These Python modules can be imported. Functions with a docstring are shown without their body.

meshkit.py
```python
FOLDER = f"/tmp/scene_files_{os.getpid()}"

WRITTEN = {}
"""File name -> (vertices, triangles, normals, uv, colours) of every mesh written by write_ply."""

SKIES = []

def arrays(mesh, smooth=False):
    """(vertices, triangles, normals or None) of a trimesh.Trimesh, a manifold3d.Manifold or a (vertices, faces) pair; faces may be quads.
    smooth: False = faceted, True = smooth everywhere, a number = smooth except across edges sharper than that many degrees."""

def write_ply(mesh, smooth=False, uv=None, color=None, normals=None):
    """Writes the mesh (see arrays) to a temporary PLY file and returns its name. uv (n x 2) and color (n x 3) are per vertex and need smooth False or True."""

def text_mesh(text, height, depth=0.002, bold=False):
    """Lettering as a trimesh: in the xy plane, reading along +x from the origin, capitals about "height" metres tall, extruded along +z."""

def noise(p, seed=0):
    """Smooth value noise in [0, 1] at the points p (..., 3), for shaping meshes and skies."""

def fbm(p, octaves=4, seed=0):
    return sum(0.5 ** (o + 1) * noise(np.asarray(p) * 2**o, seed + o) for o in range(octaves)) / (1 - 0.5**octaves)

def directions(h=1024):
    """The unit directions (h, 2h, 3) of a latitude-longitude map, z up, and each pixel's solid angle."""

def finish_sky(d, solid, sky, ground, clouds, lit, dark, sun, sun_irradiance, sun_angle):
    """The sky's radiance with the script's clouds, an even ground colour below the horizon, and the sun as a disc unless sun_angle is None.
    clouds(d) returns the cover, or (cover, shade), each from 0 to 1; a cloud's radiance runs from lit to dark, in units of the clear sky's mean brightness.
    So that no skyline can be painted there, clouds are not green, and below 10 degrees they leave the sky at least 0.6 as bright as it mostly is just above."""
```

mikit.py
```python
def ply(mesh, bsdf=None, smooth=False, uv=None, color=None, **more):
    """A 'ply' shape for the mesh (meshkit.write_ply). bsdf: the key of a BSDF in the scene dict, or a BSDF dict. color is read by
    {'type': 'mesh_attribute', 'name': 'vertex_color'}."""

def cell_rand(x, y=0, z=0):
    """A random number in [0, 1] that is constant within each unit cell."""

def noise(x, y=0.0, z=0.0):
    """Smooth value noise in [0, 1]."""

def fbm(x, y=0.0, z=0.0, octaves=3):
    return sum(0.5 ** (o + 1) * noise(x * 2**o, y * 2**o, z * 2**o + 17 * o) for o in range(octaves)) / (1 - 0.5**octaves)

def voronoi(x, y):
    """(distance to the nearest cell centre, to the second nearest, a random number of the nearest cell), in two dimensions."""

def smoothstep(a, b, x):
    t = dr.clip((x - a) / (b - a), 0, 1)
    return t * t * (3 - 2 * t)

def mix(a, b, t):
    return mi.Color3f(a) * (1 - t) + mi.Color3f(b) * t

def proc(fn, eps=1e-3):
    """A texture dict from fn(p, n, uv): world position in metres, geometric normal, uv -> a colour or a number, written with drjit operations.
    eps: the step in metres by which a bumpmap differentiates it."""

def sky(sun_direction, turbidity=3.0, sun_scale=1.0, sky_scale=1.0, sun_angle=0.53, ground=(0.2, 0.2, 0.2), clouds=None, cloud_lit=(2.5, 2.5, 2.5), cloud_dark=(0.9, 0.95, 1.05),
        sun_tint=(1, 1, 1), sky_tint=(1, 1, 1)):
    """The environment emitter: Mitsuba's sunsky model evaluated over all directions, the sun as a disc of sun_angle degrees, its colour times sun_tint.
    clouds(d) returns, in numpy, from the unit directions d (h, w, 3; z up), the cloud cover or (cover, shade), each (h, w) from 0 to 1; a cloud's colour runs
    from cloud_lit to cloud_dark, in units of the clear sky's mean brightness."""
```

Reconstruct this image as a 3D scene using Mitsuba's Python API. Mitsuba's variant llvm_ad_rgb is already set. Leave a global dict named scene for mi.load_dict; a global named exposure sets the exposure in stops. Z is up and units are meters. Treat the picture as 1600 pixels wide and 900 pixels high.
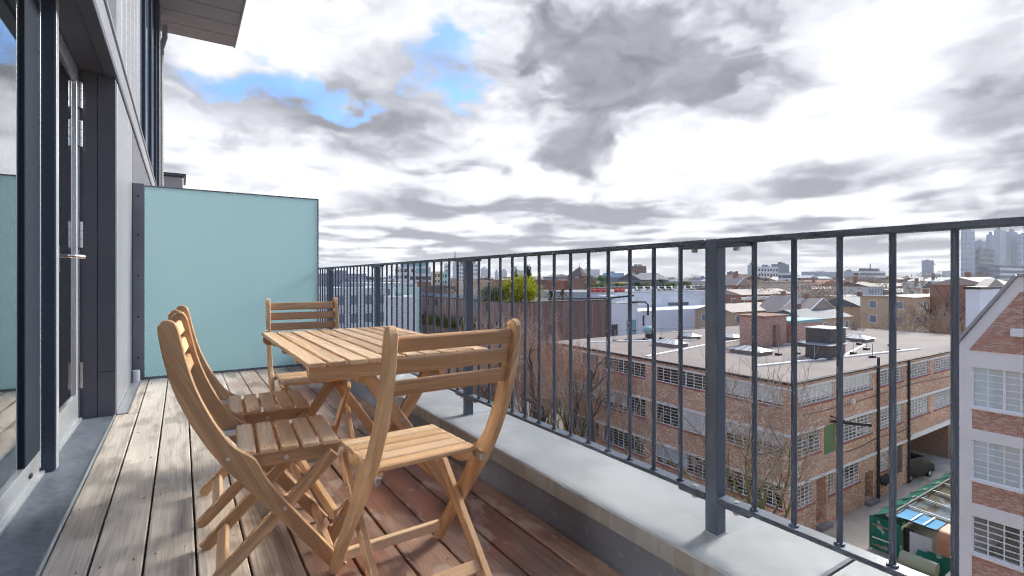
import math, random
import numpy as np, trimesh, drjit as dr, mitsuba as mi, mikit, manifold3d as m3
from mikit import proc, noise, fbm, cell_rand, smoothstep, mix

T = mi.ScalarTransform4f
# ------------------------------------------------------------------ camera, sky, exposure
AZ = math.radians(32.87)                      # the lens looks this far to the right of the deck boards' direction (+Y)
CAM_Z = 1.0
exposure = 3.82
scene = {
    'camera': {'type': 'perspective', 'fov': 90.0, 'fov_axis': 'x', 'near_clip': 0.02, 'far_clip': 30000.0,
               'principal_point_offset_x': 0.0, 'principal_point_offset_y': 16.0 / 900.0,
               'to_world': T().look_at(origin=[0, 0, CAM_Z], target=[math.sin(AZ), math.cos(AZ), CAM_Z], up=[0, 0, 1])},
}
labels = {}


def vnoise(x, y, seed=0):
    def h(i, j):
        n = (i.astype(np.int64) * 374761393 + j.astype(np.int64) * 668265263 + seed * 974634777) & 0xFFFFFFFF
        n = ((n ^ (n >> 13)) * 1274126177) & 0xFFFFFFFF
        return ((n ^ (n >> 16)) & 0xFFFFFF) / 16777215.0
    i, j = np.floor(x), np.floor(y)
    u, v = x - i, y - j
    u, v = u * u * (3 - 2 * u), v * v * (3 - 2 * v)
    return (h(i, j) * (1 - u) + h(i + 1, j) * u) * (1 - v) + (h(i, j + 1) * (1 - u) + h(i + 1, j + 1) * u) * v


def vfbm(x, y, o=5, seed=0):
    return sum(0.5 ** (k + 1) * vnoise(x * 2 ** k + 13.7 * k, y * 2 ** k - 7.1 * k, seed + k) for k in range(o)) / (1 - 0.5 ** o)


def sstep(a, b, x):
    t = np.clip((x - a) / (b - a), 0, 1)
    return t * t * (3 - 2 * t)


def clouds(d):
    """a broken deck of stratocumulus: rolls that run together towards the horizon, one heavy bank, thin bright cover near the sun and two gaps"""
    z = np.maximum(d[..., 2], 0.0)
    az = np.degrees(np.arctan2(d[..., 0], d[..., 1])) - 32.87      # degrees right of the middle of the view
    el = np.degrees(np.arcsin(np.clip(d[..., 2], -1, 1)))
    px, py = d[..., 0] / (z + 0.10), d[..., 1] / (z + 0.10)        # the cloud layer seen from below
    wx = vfbm(px * 1.1, py * 1.1, 4, 11) - 0.5
    wy = vfbm(px * 1.1 + 40, py * 1.1, 4, 12) - 0.5
    sx, sy = vfbm(az * 0.16, el * 0.30, 5, 13) - 0.5, vfbm(az * 0.16 + 50, el * 0.30, 5, 14) - 0.5
    big = vfbm(px * 0.9 + wx * 1.6 + 3.1, py * 0.9 + wy * 1.6, 6, 21)
    puff = 1 - np.abs(2 * vfbm(az * 0.13 + sx * 2.2, el * 0.26 + sy * 2.2, 5, 31) - 1)          # billows
    fine = vfbm(az * 0.30 + sx * 2.5, el * 0.62 + sy * 2.5, 5, 33)
    qx, qy = d[..., 0] / (z + 0.03), d[..., 1] / (z + 0.03)
    rolls = vfbm(qx * 0.85 + wx * 1.2, qy * 0.85 + wy * 1.2, 5, 43)
    low = 1 - sstep(10, 20, el)

    def blob(a, e, ra, re, warp=1.0):
        q = ((az - a + 12 * warp * sx) / ra) ** 2 + ((el - e + 9 * warp * sy) / re) ** 2
        return np.exp(-q)
    shade = 0.20 + 0.70 * sstep(0.24, 0.66, 0.45 * big + 0.28 * fine + 0.27 * (1 - puff * 0.8))
    shade = shade * (1 - low) + low * (0.22 + (0.72 - 0.25 * sstep(5, 0, el)) * sstep(0.34, 0.60, 0.74 * rolls + 0.26 * fine))
    bank = 1.15 * blob(12, 22.5, 11, 6.5, .7) + 1.0 * blob(8, 14.5, 8, 4.2, .7) + 1.0 * blob(22, 20.0, 9, 3.2, .7) + 0.75 * blob(2, 25, 6, 5) + 0.5 * blob(20, 26, 9, 4) + 1.15 * blob(43, 15.0, 6, 2.6, .7) + 0.6 * blob(12, 36, 26, 6) + 0.75 * blob(28.5, 9.4, 6, 2.2) + 0.7 * blob(43, 8.5, 6, 1.8) + 0.6 * blob(10, 9.2, 9, 1.2) + 0.55 * blob(-9, 16.2, 8, 1.6) + 0.45 * blob(-12, 12.2, 8, 1.6) + 0.4 * blob(-26, 11, 8, 2)
    heavy = sstep(0.08, 1.15, bank + 0.55 * (fine - 0.5) * sstep(0.05, 0.3, bank) + 0.30 * (0.5 - puff) * sstep(0.05, 0.3, bank))
    shade = np.maximum(shade, heavy * (0.80 + 0.3 * (fine - 0.3)))
    bright = 1.1 * blob(25, 13, 9, 3.6) + 1.1 * blob(36, 20.5, 7, 6.5) + 0.8 * blob(-27, 23, 7, 3) + 0.8 * blob(-14, 26, 7, 4) + 0.9 * blob(-3.5, 18.2, 6, 2.0) + .7 * blob(3.5, 15.5, 3, 3) + 0.6 * blob(36, 11, 5, 3) + 0.5 * blob(-20, 10, 8, 2)
    shade = shade * (1 - 0.88 * np.clip(bright * (0.45 + 0.9 * fine), 0, 1) * (1 - 0.8 * heavy))
    gap = 1.0 * blob(-7.2, 23.6, 3.4, 2.8) + 0.9 * blob(-4.4, 21.4, 2.6, 1.6) + 1.0 * blob(-22.5, 18.2, 5.5, 1.9) + 0.9 * blob(-28, 19.4, 4.5, 1.5) + 0.8 * blob(-16.0, 17.2, 4.5, 0.9) + 0.7 * blob(-10.5, 20.5, 3, 1.0) + 0.7 * blob(-58, 20, 12, 9)
    far = sstep(58, 85, np.abs(az)) * sstep(0.54, 0.66, vfbm(px * 0.5, py * 0.5, 4, 77))
    cover = 1 - np.clip(0.85 * sstep(0.46, 1.25, gap + 1.2 * (0.5 - fine) * sstep(0.03, 0.3, gap)) + 0.8 * far, 0, 1)
    return np.clip(cover, 0, 1), np.clip(shade, 0, 1)


SUN = (math.sin(math.radians(82)) * math.cos(math.radians(30)), math.cos(math.radians(82)) * math.cos(math.radians(30)), math.sin(math.radians(30)))
scene['sky'] = mikit.sky(SUN, turbidity=3, sky_tint=(0.40, 0.53, 0.70), sun_scale=0.44, sun_angle=16.0, clouds=clouds, cloud_lit=(2.12, 2.17, 2.29), cloud_dark=(0.36, 0.375, 0.45), sun_tint=(0.73, 0.92, 1.26))

# ------------------------------------------------------------------ helpers
rng = random.Random(7)
nr = np.random.RandomState(7)
used = {}


def key(name, parent=None):
    k = (parent + '__' if parent else '') + name
    n = used.get(k, 0)
    used[k] = n + 1
    return k if n == 0 else '%s_%03d' % (k, n)


def thing(name, label, cat, group=None, kind=None):
    k = key(name)
    tag(k, label, cat, group, kind)
    return k


def tag(k, label=None, cat=None, group=None, kind=None):
    labels[k] = {a: b for a, b in (('label', label), ('category', cat), ('group', group), ('kind', kind)) if b}
    return k


def add(name, mesh, bsdf, parent=None, smooth=False, uv=None, color=None, to=None, **tags):
    k = key(name, parent)
    if isinstance(mesh, dict):
        s = dict(mesh)
    else:
        s = mikit.ply(mesh, bsdf, smooth=smooth, uv=uv, color=color)
    if to is not None:
        s['to_world'] = to
    scene[k] = s
    if tags:
        tag(k, **tags)
    return k


def box(x0, x1, y0, y1, z0, z1, c=0.0):
    if x1 < x0: x0, x1 = x1, x0
    if y1 < y0: y0, y1 = y1, y0
    if z1 < z0: z0, z1 = z1, z0
    if c <= 0:
        m = trimesh.creation.box(extents=(x1 - x0, y1 - y0, z1 - z0))
        m.apply_translation(((x0 + x1) / 2, (y0 + y1) / 2, (z0 + z1) / 2))
        return m
    c = min(c, (x1 - x0) / 2.5, (y1 - y0) / 2.5, (z1 - z0) / 2.5)
    lo, hi = np.array([x0, y0, z0]), np.array([x1, y1, z1])
    p = []
    for sx in (0, 1):
        for sy in (0, 1):
            for sz in (0, 1):
                q = np.where([sx, sy, sz], hi, lo)
                s = np.where([sx, sy, sz], -c, c)
                for a in range(3):
                    w = q + s
                    w[a] = q[a]
                    p.append(w)
    return trimesh.convex.convex_hull(np.array(p))


def cat(ms):
    ms = [m for m in ms if m is not None]
    v, f, n = [], [], 0
    for m in ms:
        v.append(m.vertices); f.append(m.faces + n); n += len(m.vertices)
    return trimesh.Trimesh(np.vstack(v), np.vstack(f), process=False)


_cat = cat


def frame_of(p0, p1, side):
    p0, p1 = np.array(p0, float), np.array(p1, float)
    a = p1 - p0
    L = np.linalg.norm(a)
    a /= L
    s = np.array(side, float)
    s -= a * s.dot(a)
    s /= np.linalg.norm(s)
    return p0, a, s, np.cross(a, s), L


def bar(p0, p1, w, t, side, c=0.002):
    """a board from p0 to p1, w wide along 'side' and t thick"""
    p0, a, s, n, L = frame_of(p0, p1, side)
    m = box(0, L, -w / 2, w / 2, -t / 2, t / 2, c)
    M = np.eye(4); M[:3, 0] = a; M[:3, 1] = s; M[:3, 2] = n; M[:3, 3] = p0
    m.apply_transform(M)
    return m


def tube(pts, rad, sides=8, cap=True):
    p = np.asarray(pts, float)
    r = np.broadcast_to(rad, (len(p),))
    t = np.gradient(p, axis=0)
    t /= np.linalg.norm(t, axis=1, keepdims=True) + 1e-12
    a = np.cross(t, np.where(np.abs(t[:, 2:]) < 0.9, [0, 0, 1.0], [1.0, 0, 0]))
    a /= np.linalg.norm(a, axis=1, keepdims=True) + 1e-12
    b = np.cross(t, a)
    g = np.arange(sides) * 2 * np.pi / sides
    v = (p[:, None] + r[:, None, None] * (np.cos(g)[None, :, None] * a[:, None] + np.sin(g)[None, :, None] * b[:, None])).reshape(-1, 3)
    f = []
    for i in range(len(p) - 1):
        for j in range(sides):
            q = [i * sides + j, i * sides + (j + 1) % sides, (i + 1) * sides + (j + 1) % sides, (i + 1) * sides + j]
            f += [[q[0], q[2], q[1]], [q[0], q[3], q[2]]]
    if cap:
        n = len(v)
        v = np.vstack([v, p[:1], p[-1:]])
        e = (len(p) - 1) * sides
        for j in range(sides):
            f += [[n, j, (j + 1) % sides], [n + 1, e + (j + 1) % sides, e + j]]
    m = trimesh.Trimesh(v, np.array(f), process=False)
    if m.volume < 0:
        m.invert()
    return m


def cyl(p0, p1, r, sides=12):
    return tube([p0, p1], r, sides)


def prism(poly, z0, z1, bev=0.0):
    """extrudes a polygon (x, y) from z0 to z1, its rims chamfered by bev"""
    P = np.asarray(poly, float)
    A = 0.5 * np.sum(P[:, 0] * np.roll(P[:, 1], -1) - P[:, 1] * np.roll(P[:, 0], -1))
    if A < 0:
        P = P[::-1]
    n = len(P)
    tri = np.asarray(m3.triangulate([P]))
    if bev > 0:
        e0 = P - np.roll(P, 1, 0); e1 = np.roll(P, -1, 0) - P
        n0 = np.stack([-e0[:, 1], e0[:, 0]], 1); n0 /= np.linalg.norm(n0, axis=1, keepdims=True) + 1e-12
        n1 = np.stack([-e1[:, 1], e1[:, 0]], 1); n1 /= np.linalg.norm(n1, axis=1, keepdims=True) + 1e-12
        q = n0 + n1; q /= np.linalg.norm(q, axis=1, keepdims=True) + 1e-12
        Q = P + q * bev
        rings = [(Q, z0), (P, z0 + bev), (P, z1 - bev), (Q, z1)]
    else:
        rings = [(P, z0), (P, z1)]
    v = np.vstack([np.column_stack([r, np.full(n, z)]) for r, z in rings])
    f = [t[::-1] for t in tri] + [t + n * (len(rings) - 1) for t in tri]
    for k in range(len(rings) - 1):
        for i in range(n):
            j = (i + 1) % n
            a, b, c, d = k * n + i, k * n + j, (k + 1) * n + j, (k + 1) * n + i
            f += [[a, b, c], [a, c, d]]
    return trimesh.Trimesh(v, np.array(f), process=False)


def map_axes(m, ax, ay, az, o=(0, 0, 0)):
    M = np.eye(4); M[:3, 0] = ax; M[:3, 1] = ay; M[:3, 2] = az; M[:3, 3] = o
    m = m.copy(); m.apply_transform(M)
    if np.linalg.det(M[:3, :3]) < 0:
        m.invert()
    return m


def wood(name, mesh, along, parent, bsdf='teak', side=None, to=None, **tags):
    """a wooden piece; uv = metres along and across the grain, shifted at random so that no two pieces share a figure"""
    a = np.array(along, float); a /= np.linalg.norm(a)
    s = np.array(side if side is not None else ((0, 0, 1) if abs(a[2]) < 0.7 else (1, 0, 0)), float)
    s -= a * s.dot(a); s /= np.linalg.norm(s)
    n = np.cross(a, s)
    m = trimesh.Trimesh(mesh.vertices[mesh.faces].reshape(-1, 3), np.arange(len(mesh.faces) * 3).reshape(-1, 3), process=False)
    v = m.vertices
    uv = np.stack([v @ a + rng.uniform(0, 40), v @ s + 0.8 * (v @ n) + rng.uniform(0, 40)], 1)
    return add(name, m, bsdf, parent, uv=uv, to=to, **tags)


# ------------------------------------------------------------------ materials
def rgb(*c):
    return {'type': 'rgb', 'value': list(map(float, c))}


def mat(name, color, rough=0.6, **k):
    b = {'type': 'principled', 'base_color': color if isinstance(color, dict) else rgb(*color), 'roughness': rough if isinstance(rough, dict) else float(rough)}
    bump = k.pop('bump', None)
    b.update(k)
    if bump is not None:
        b = {'type': 'bumpmap', 'arbitrary': bump[0], 'scale': bump[1], 'bsdf': b}
    scene[name] = {'type': 'twosided', 'bsdf': b}


def C3(r, g, b):
    return mi.Color3f(r, g, b)


def wood_fn(dark, light, red=None):
    def fn(p, n, uv):
        u, v = uv.x, uv.y
        wob = fbm(u * 1.3, v * 9.0, 3.0, 2)
        rings = fbm(u * 0.9, v * 55.0 + wob * 7.0, 1.0, 3)
        fibre = noise(u * 14.0, v * 420.0, 5.0)
        piece = cell_rand(dr.floor(v * 0.9 + 0.3), 3)
        t = dr.clip(0.27 + 0.46 * rings + 0.22 * (fibre - 0.5) + 0.44 * (piece - 0.5), 0, 1)
        c = mix(dark, light, smoothstep(0.22, 0.78, t))
        if red is not None:
            c = mix(c, red, 0.4 * smoothstep(0.5, 0.75, noise(u * 2.1, v * 17.0, 9.0)))
        return c
    return fn


mat('teak', proc(wood_fn((0.36, 0.195, 0.092), (0.68, 0.45, 0.245), (0.52, 0.275, 0.13))), 0.42, specular=0.4)
mat('teak_pale', proc(wood_fn((0.50, 0.30, 0.155), (0.74, 0.52, 0.32), (0.60, 0.35, 0.19))), 0.45, specular=0.4)
mat('teak_top', proc(wood_fn((0.38, 0.225, 0.12), (0.68, 0.475, 0.29), (0.50, 0.285, 0.15))), 0.40, specular=0.45)


def deck_fn(p, n, uv):
    u, v = uv.x, uv.y
    k = dr.floor((p.x + 0.267) / 0.1565)
    r1, r2 = cell_rand(k, 5), cell_rand(k, 9)
    wob = fbm(u * 0.9, v * 5.0, k, 3)
    rings = fbm(u * 0.6, v * 30.0 + wob * 9.0, k * 1.7, 3)
    fibre = noise(u * 8.0, v * 300.0, 2.0)
    t = dr.clip(0.30 + 0.42 * rings + 0.22 * (fibre - 0.5), 0, 1)
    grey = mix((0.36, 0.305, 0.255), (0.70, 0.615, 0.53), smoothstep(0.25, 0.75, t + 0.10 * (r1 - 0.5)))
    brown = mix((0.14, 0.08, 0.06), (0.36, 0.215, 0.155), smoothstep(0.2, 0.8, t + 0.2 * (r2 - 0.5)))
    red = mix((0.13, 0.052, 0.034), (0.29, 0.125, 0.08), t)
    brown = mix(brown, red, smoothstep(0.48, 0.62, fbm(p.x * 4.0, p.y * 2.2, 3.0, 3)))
    # sun bleached by the house; by the parapet damp brown plus painted upstand shade
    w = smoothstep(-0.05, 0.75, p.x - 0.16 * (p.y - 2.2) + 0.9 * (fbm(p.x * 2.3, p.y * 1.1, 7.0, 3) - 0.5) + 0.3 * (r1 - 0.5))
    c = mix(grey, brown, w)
    dirt = smoothstep(0.50, 0.72, fbm(p.x * 7.0, p.y * 3.0, 11.0, 4))
    c = c * (1 - 0.38 * dirt)
    bleach = smoothstep(0.60, 0.75, fbm(p.x * 12.0 + 9.0, p.y * 7.0, 4.0, 4))
    return mix(c, (0.48, 0.42, 0.36), 0.35 * bleach * w)


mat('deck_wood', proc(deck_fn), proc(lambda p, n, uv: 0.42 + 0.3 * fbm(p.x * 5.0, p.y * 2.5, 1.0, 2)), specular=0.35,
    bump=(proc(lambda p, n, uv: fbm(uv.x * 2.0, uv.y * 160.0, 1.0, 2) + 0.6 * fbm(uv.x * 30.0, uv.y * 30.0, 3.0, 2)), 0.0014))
mat('deck_void', (0.05, 0.042, 0.036), 0.9)
mat('screw', (0.22, 0.19, 0.17), 0.5, metallic=0.6)


def paint_fn(c, amt=0.25):
    def fn(p, n, uv):
        d = fbm(p.x * 6.0, p.y * 6.0, p.z * 2.0, 3)
        return mi.Color3f(*c) * (1 - amt + 2 * amt * d)
    return fn


mat('rail_paint', proc(paint_fn((0.062, 0.079, 0.112), 0.1)), 0.38, specular=0.5)
mat('frame_paint', proc(paint_fn((0.060, 0.074, 0.102), 0.1)), 0.7, specular=0.04)
mat('stile_paint_shaded', (0.022, 0.028, 0.040), 0.6, specular=0.1)  # frame paint darkened in colour to offset the sun on this face
mat('flashing_dark', proc(paint_fn((0.085, 0.082, 0.098), 0.15)), 0.42, specular=0.5)
mat('zinc', proc(lambda p, n, uv: mix((0.22, 0.22, 0.245), (0.32, 0.32, 0.345), fbm(p.x * 3.0, p.y * 2.0, p.z * 0.8, 3))), 0.45, metallic=0.4)
mat('alu', proc(paint_fn((0.62, 0.63, 0.65), 0.1)), 0.3, metallic=0.7)
mat('steel', (0.50, 0.50, 0.51), 0.3, metallic=1.0)
mat('handle_metal', (0.82, 0.74, 0.66), 0.22, metallic=1.0)
mat('plate_grey', proc(paint_fn((0.17, 0.175, 0.195), 0.3)), 0.5, specular=0.4)
mat('sill_sheet', proc(lambda p, n, uv: mix((0.11, 0.125, 0.155), (0.24, 0.265, 0.31), dr.clip(fbm(p.x * 9.0, p.y * 4.0, 1.0, 4) + 0.5 * (fbm(p.x * 60.0 + p.y * 30.0, p.y * 40.0, 3.0, 2) - 0.5), 0, 1))), proc(lambda p, n, uv: 0.25 + 0.35 * fbm(p.x * 8.0, p.y * 5.0, 2.0, 3)), metallic=0.5)
mat('soffit', proc(paint_fn((0.35, 0.345, 0.36), 0.08)), 0.5)
mat('shade_black', (0.02, 0.02, 0.022), 0.8)
mat('pipe_grey', (0.23, 0.22, 0.225), 0.45)
mat('outlet_white', (0.62, 0.61, 0.64), 0.5)


def coping_fn(p, n, uv):
    a = fbm(p.x * 3.0, p.y * 3.0, p.z * 3.0, 4)
    c = mix((0.235, 0.245, 0.265), (0.335, 0.345, 0.365), smoothstep(0.25, 0.75, a))
    c = c * (1 - 0.10 * smoothstep(0.55, 0.80, fbm(p.x * 9.0, p.y * 9.0, 5.0, 4)))
    side = smoothstep(0.5, 0.2, n.z)           # algae and rust streaks on the upright lip
    run = fbm(p.y * 16.0, p.z * 3.0, 2.0, 4)
    c = mix(c, mix((0.16, 0.158, 0.158), (0.30, 0.30, 0.305), run), side)
    return mix(c, (0.17, 0.135, 0.105), side * 0.5 * smoothstep(0.54, 0.68, run))


mat('coping_stone', proc(coping_fn), 0.6, specular=0.3, bump=(proc(lambda p, n, uv: fbm(p.x * 90.0, p.y * 90.0, p.z * 90.0, 2)), 0.0006))
mat('upstand_paint', proc(lambda p, n, uv: mix((0.085, 0.097, 0.13), (0.15, 0.163, 0.205), fbm(p.y * 2.5, p.z * 6.0, 1.0, 4)) + 0.04 * smoothstep(0.84, 0.88, noise(p.y * 55.0, p.z * 55.0, 3.0))), 0.4)
scene['frosted_glass'] = {'type': 'principledthin', 'base_color': proc(lambda p, n, uv: mix((0.53, 0.84, 0.85), (0.63, 0.92, 0.92), smoothstep(0.1, 1.9, p.z) * 0.6 + 0.4 * fbm(p.x * 1.5, p.z * 1.5, 0.0, 3))), 'roughness': 0.35, 'diff_trans': 0.95, 'spec_trans': 0.0, 'eta': 1.5}
scene['pane_glass'] = {'type': 'thindielectric', 'int_ior': 2.3}
scene['window_glass'] = {'type': 'thindielectric', 'int_ior': 1.6}
mat('room_dark', (0.05, 0.05, 0.055), 0.8)
mat('room_floor', (0.12, 0.09, 0.07), 0.6)


def brick_fn(reds, mortar=(0.42, 0.38, 0.34), scale=1.0, dirt=0.3):
    def fn(p, n, uv):
        along = dr.select(dr.abs(n.x) > 0.6, p.y, p.x)
        bw, bh = 0.225 * scale, 0.075 * scale
        row = dr.floor(p.z / bh)
        off = dr.select(row - 2 * dr.floor(row * 0.5) > 0.5, 0.5, 0.0)
        q = along / bw + off
        col = dr.floor(q)
        fx, fz = q - col, p.z / bh - row
        r, r2 = cell_rand(col, row, 1), cell_rand(col, row, 2)
        c = mix(mix(reds[0], reds[1], r), reds[2], smoothstep(0.62, 0.72, r2))
        e = dr.minimum(dr.minimum(fx, 1 - fx) * 3.0, dr.minimum(fz, 1 - fz))
        c = mix(mortar, c, smoothstep(0.05, 0.14, e))
        d = fbm(p.x * 0.35, p.y * 0.35, p.z * 0.5, 4)
        return c * (1 - dirt + 2 * dirt * d)
    return fn


mat('factory_brick', proc(brick_fn(((0.52, 0.205, 0.115), (0.62, 0.33, 0.20), (0.74, 0.56, 0.41)))), 0.85)
mat('gable_brick', proc(brick_fn(((0.40, 0.17, 0.115), (0.48, 0.235, 0.165), (0.56, 0.36, 0.28)), dirt=0.12)), 0.85)
mat('dark_brick', proc(brick_fn(((0.19, 0.085, 0.055), (0.28, 0.13, 0.085), (0.34, 0.20, 0.14)))), 0.85)
mat('white_render', proc(lambda p, n, uv: mix((0.72, 0.71, 0.68), (0.84, 0.83, 0.80), fbm(p.x * 0.8, p.y * 0.8, p.z * 0.5, 4))), 0.8)
mat('white_lintel', proc(paint_fn((0.76, 0.75, 0.72), 0.1)), 0.7)
mat('white_frame', (0.80, 0.80, 0.79), 0.5)
mat('red_sill', (0.36, 0.11, 0.09), 0.6)
mat('blind', (0.66, 0.67, 0.66), 0.8)
mat('blind_blue', (0.52, 0.62, 0.64), 0.8)
mat('black_pipe', (0.025, 0.026, 0.03), 0.45)
mat('green_door', (0.13, 0.22, 0.09), 0.55)
mat('roof_felt', proc(lambda p, n, uv: mix(mix((0.20, 0.155, 0.14), (0.29, 0.235, 0.215), fbm(p.x * 0.35, p.y * 0.22, 1.0, 4)), (0.30, 0.24, 0.225), 0.5 * smoothstep(0.62, 0.75, fbm(p.x * 0.9 + 5.0, p.y * 0.5, 7.0, 4)))), 0.85)
mat('lead', (0.33, 0.34, 0.37), 0.5, metallic=0.3)
mat('rooflight', (0.62, 0.62, 0.61), 0.35, specular=0.3)
mat('louvre_grey', proc(paint_fn((0.12, 0.105, 0.098), 0.3)), 0.7)
mat('teal_trim', (0.22, 0.40, 0.42), 0.6)


def cladding_fn(p, n, uv):
    along = dr.select(dr.abs(n.x) > 0.6, p.y, p.x)
    k = dr.floor(along / 0.55)
    c = mix((0.19, 0.115, 0.10), (0.30, 0.19, 0.165), cell_rand(k, 4))
    return c * (0.8 + 0.4 * fbm(along * 2.0, p.z * 0.25, 3.0, 3))


mat('brown_cladding', proc(cladding_fn), 0.7)
mat('grey_cladding', proc(lambda p, n, uv: mi.Color3f(0.50, 0.53, 0.57) * (0.86 + 0.2 * cell_rand(dr.floor(p.x / 3.0), dr.floor(p.z / 0.6), 2)) * dr.select(p.z / 0.6 - dr.floor(p.z / 0.6) < 0.07, 0.72, 1.0)), 0.45)
mat('white_wall', proc(lambda p, n, uv: mi.Color3f(0.76, 0.77, 0.80) * (0.9 + 0.18 * fbm(p.x * 0.3, p.y * 0.3, p.z * 0.4, 3))), 0.7)
mat('asphalt', proc(lambda p, n, uv: mi.Color3f(0.055, 0.055, 0.056) * (0.7 + 0.6 * fbm(p.x * 0.5, p.y * 0.5, 1.0, 4))), 0.85)
mat('paving', proc(lambda p, n, uv: mi.Color3f(0.26, 0.25, 0.235) * (0.6 + 0.75 * fbm(p.x * 0.45, p.y * 0.45, 1.0, 4))), 0.85)
mat('yard_concrete', proc(lambda p, n, uv: mix(mix((0.32, 0.28, 0.24), (0.52, 0.47, 0.42), fbm(p.x * 0.5, p.y * 0.5, 1.0, 4)), (0.15, 0.18, 0.07), 0.6 * smoothstep(0.55, 0.7, fbm(p.x * 0.4 + 7.0, p.y * 0.4, 3.0, 4)))), 0.85)
mat('land', proc(lambda p, n, uv: mix(mix((0.14, 0.115, 0.09), (0.27, 0.23, 0.20), noise(p.x * 0.05, p.y * 0.05, 1.0)), (0.36, 0.34, 0.33), smoothstep(0.6, 0.7, fbm(p.x * 0.03, p.y * 0.03, 5.0, 3)))), 0.9)
mat('soil', proc(lambda p, n, uv: mix((0.05, 0.05, 0.028), (0.13, 0.11, 0.06), fbm(p.x * 0.9, p.y * 0.9, 1.0, 4))), 0.95)
mat('bark', proc(lambda p, n, uv: mix((0.075, 0.055, 0.04), (0.17, 0.125, 0.09), fbm(p.x * 3.0, p.y * 3.0, p.z * 1.2, 3))), 0.9)
mat('bark_moss', proc(lambda p, n, uv: mix((0.105, 0.085, 0.045), (0.22, 0.225, 0.07), fbm(p.x * 2.0, p.y * 2.0, p.z * 0.8, 3))), 0.9)
mat('bark_dark', proc(lambda p, n, uv: mix((0.06, 0.045, 0.036), (0.14, 0.10, 0.075), fbm(p.x * 3.0, p.y * 3.0, p.z * 1.0, 3))), 0.9)
mat('twig', (0.34, 0.27, 0.21), 0.9)
mat('twig_red', (0.44, 0.30, 0.22), 0.9)


def leaf(name, a, b):
    scene[name] = {'type': 'principledthin', 'base_color': proc(lambda p, n, uv: mix(a, b, noise(p.x * 1.7, p.y * 1.7, p.z * 1.7))), 'roughness': 0.6, 'diff_trans': 0.6, 'spec_trans': 0.0}


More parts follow.
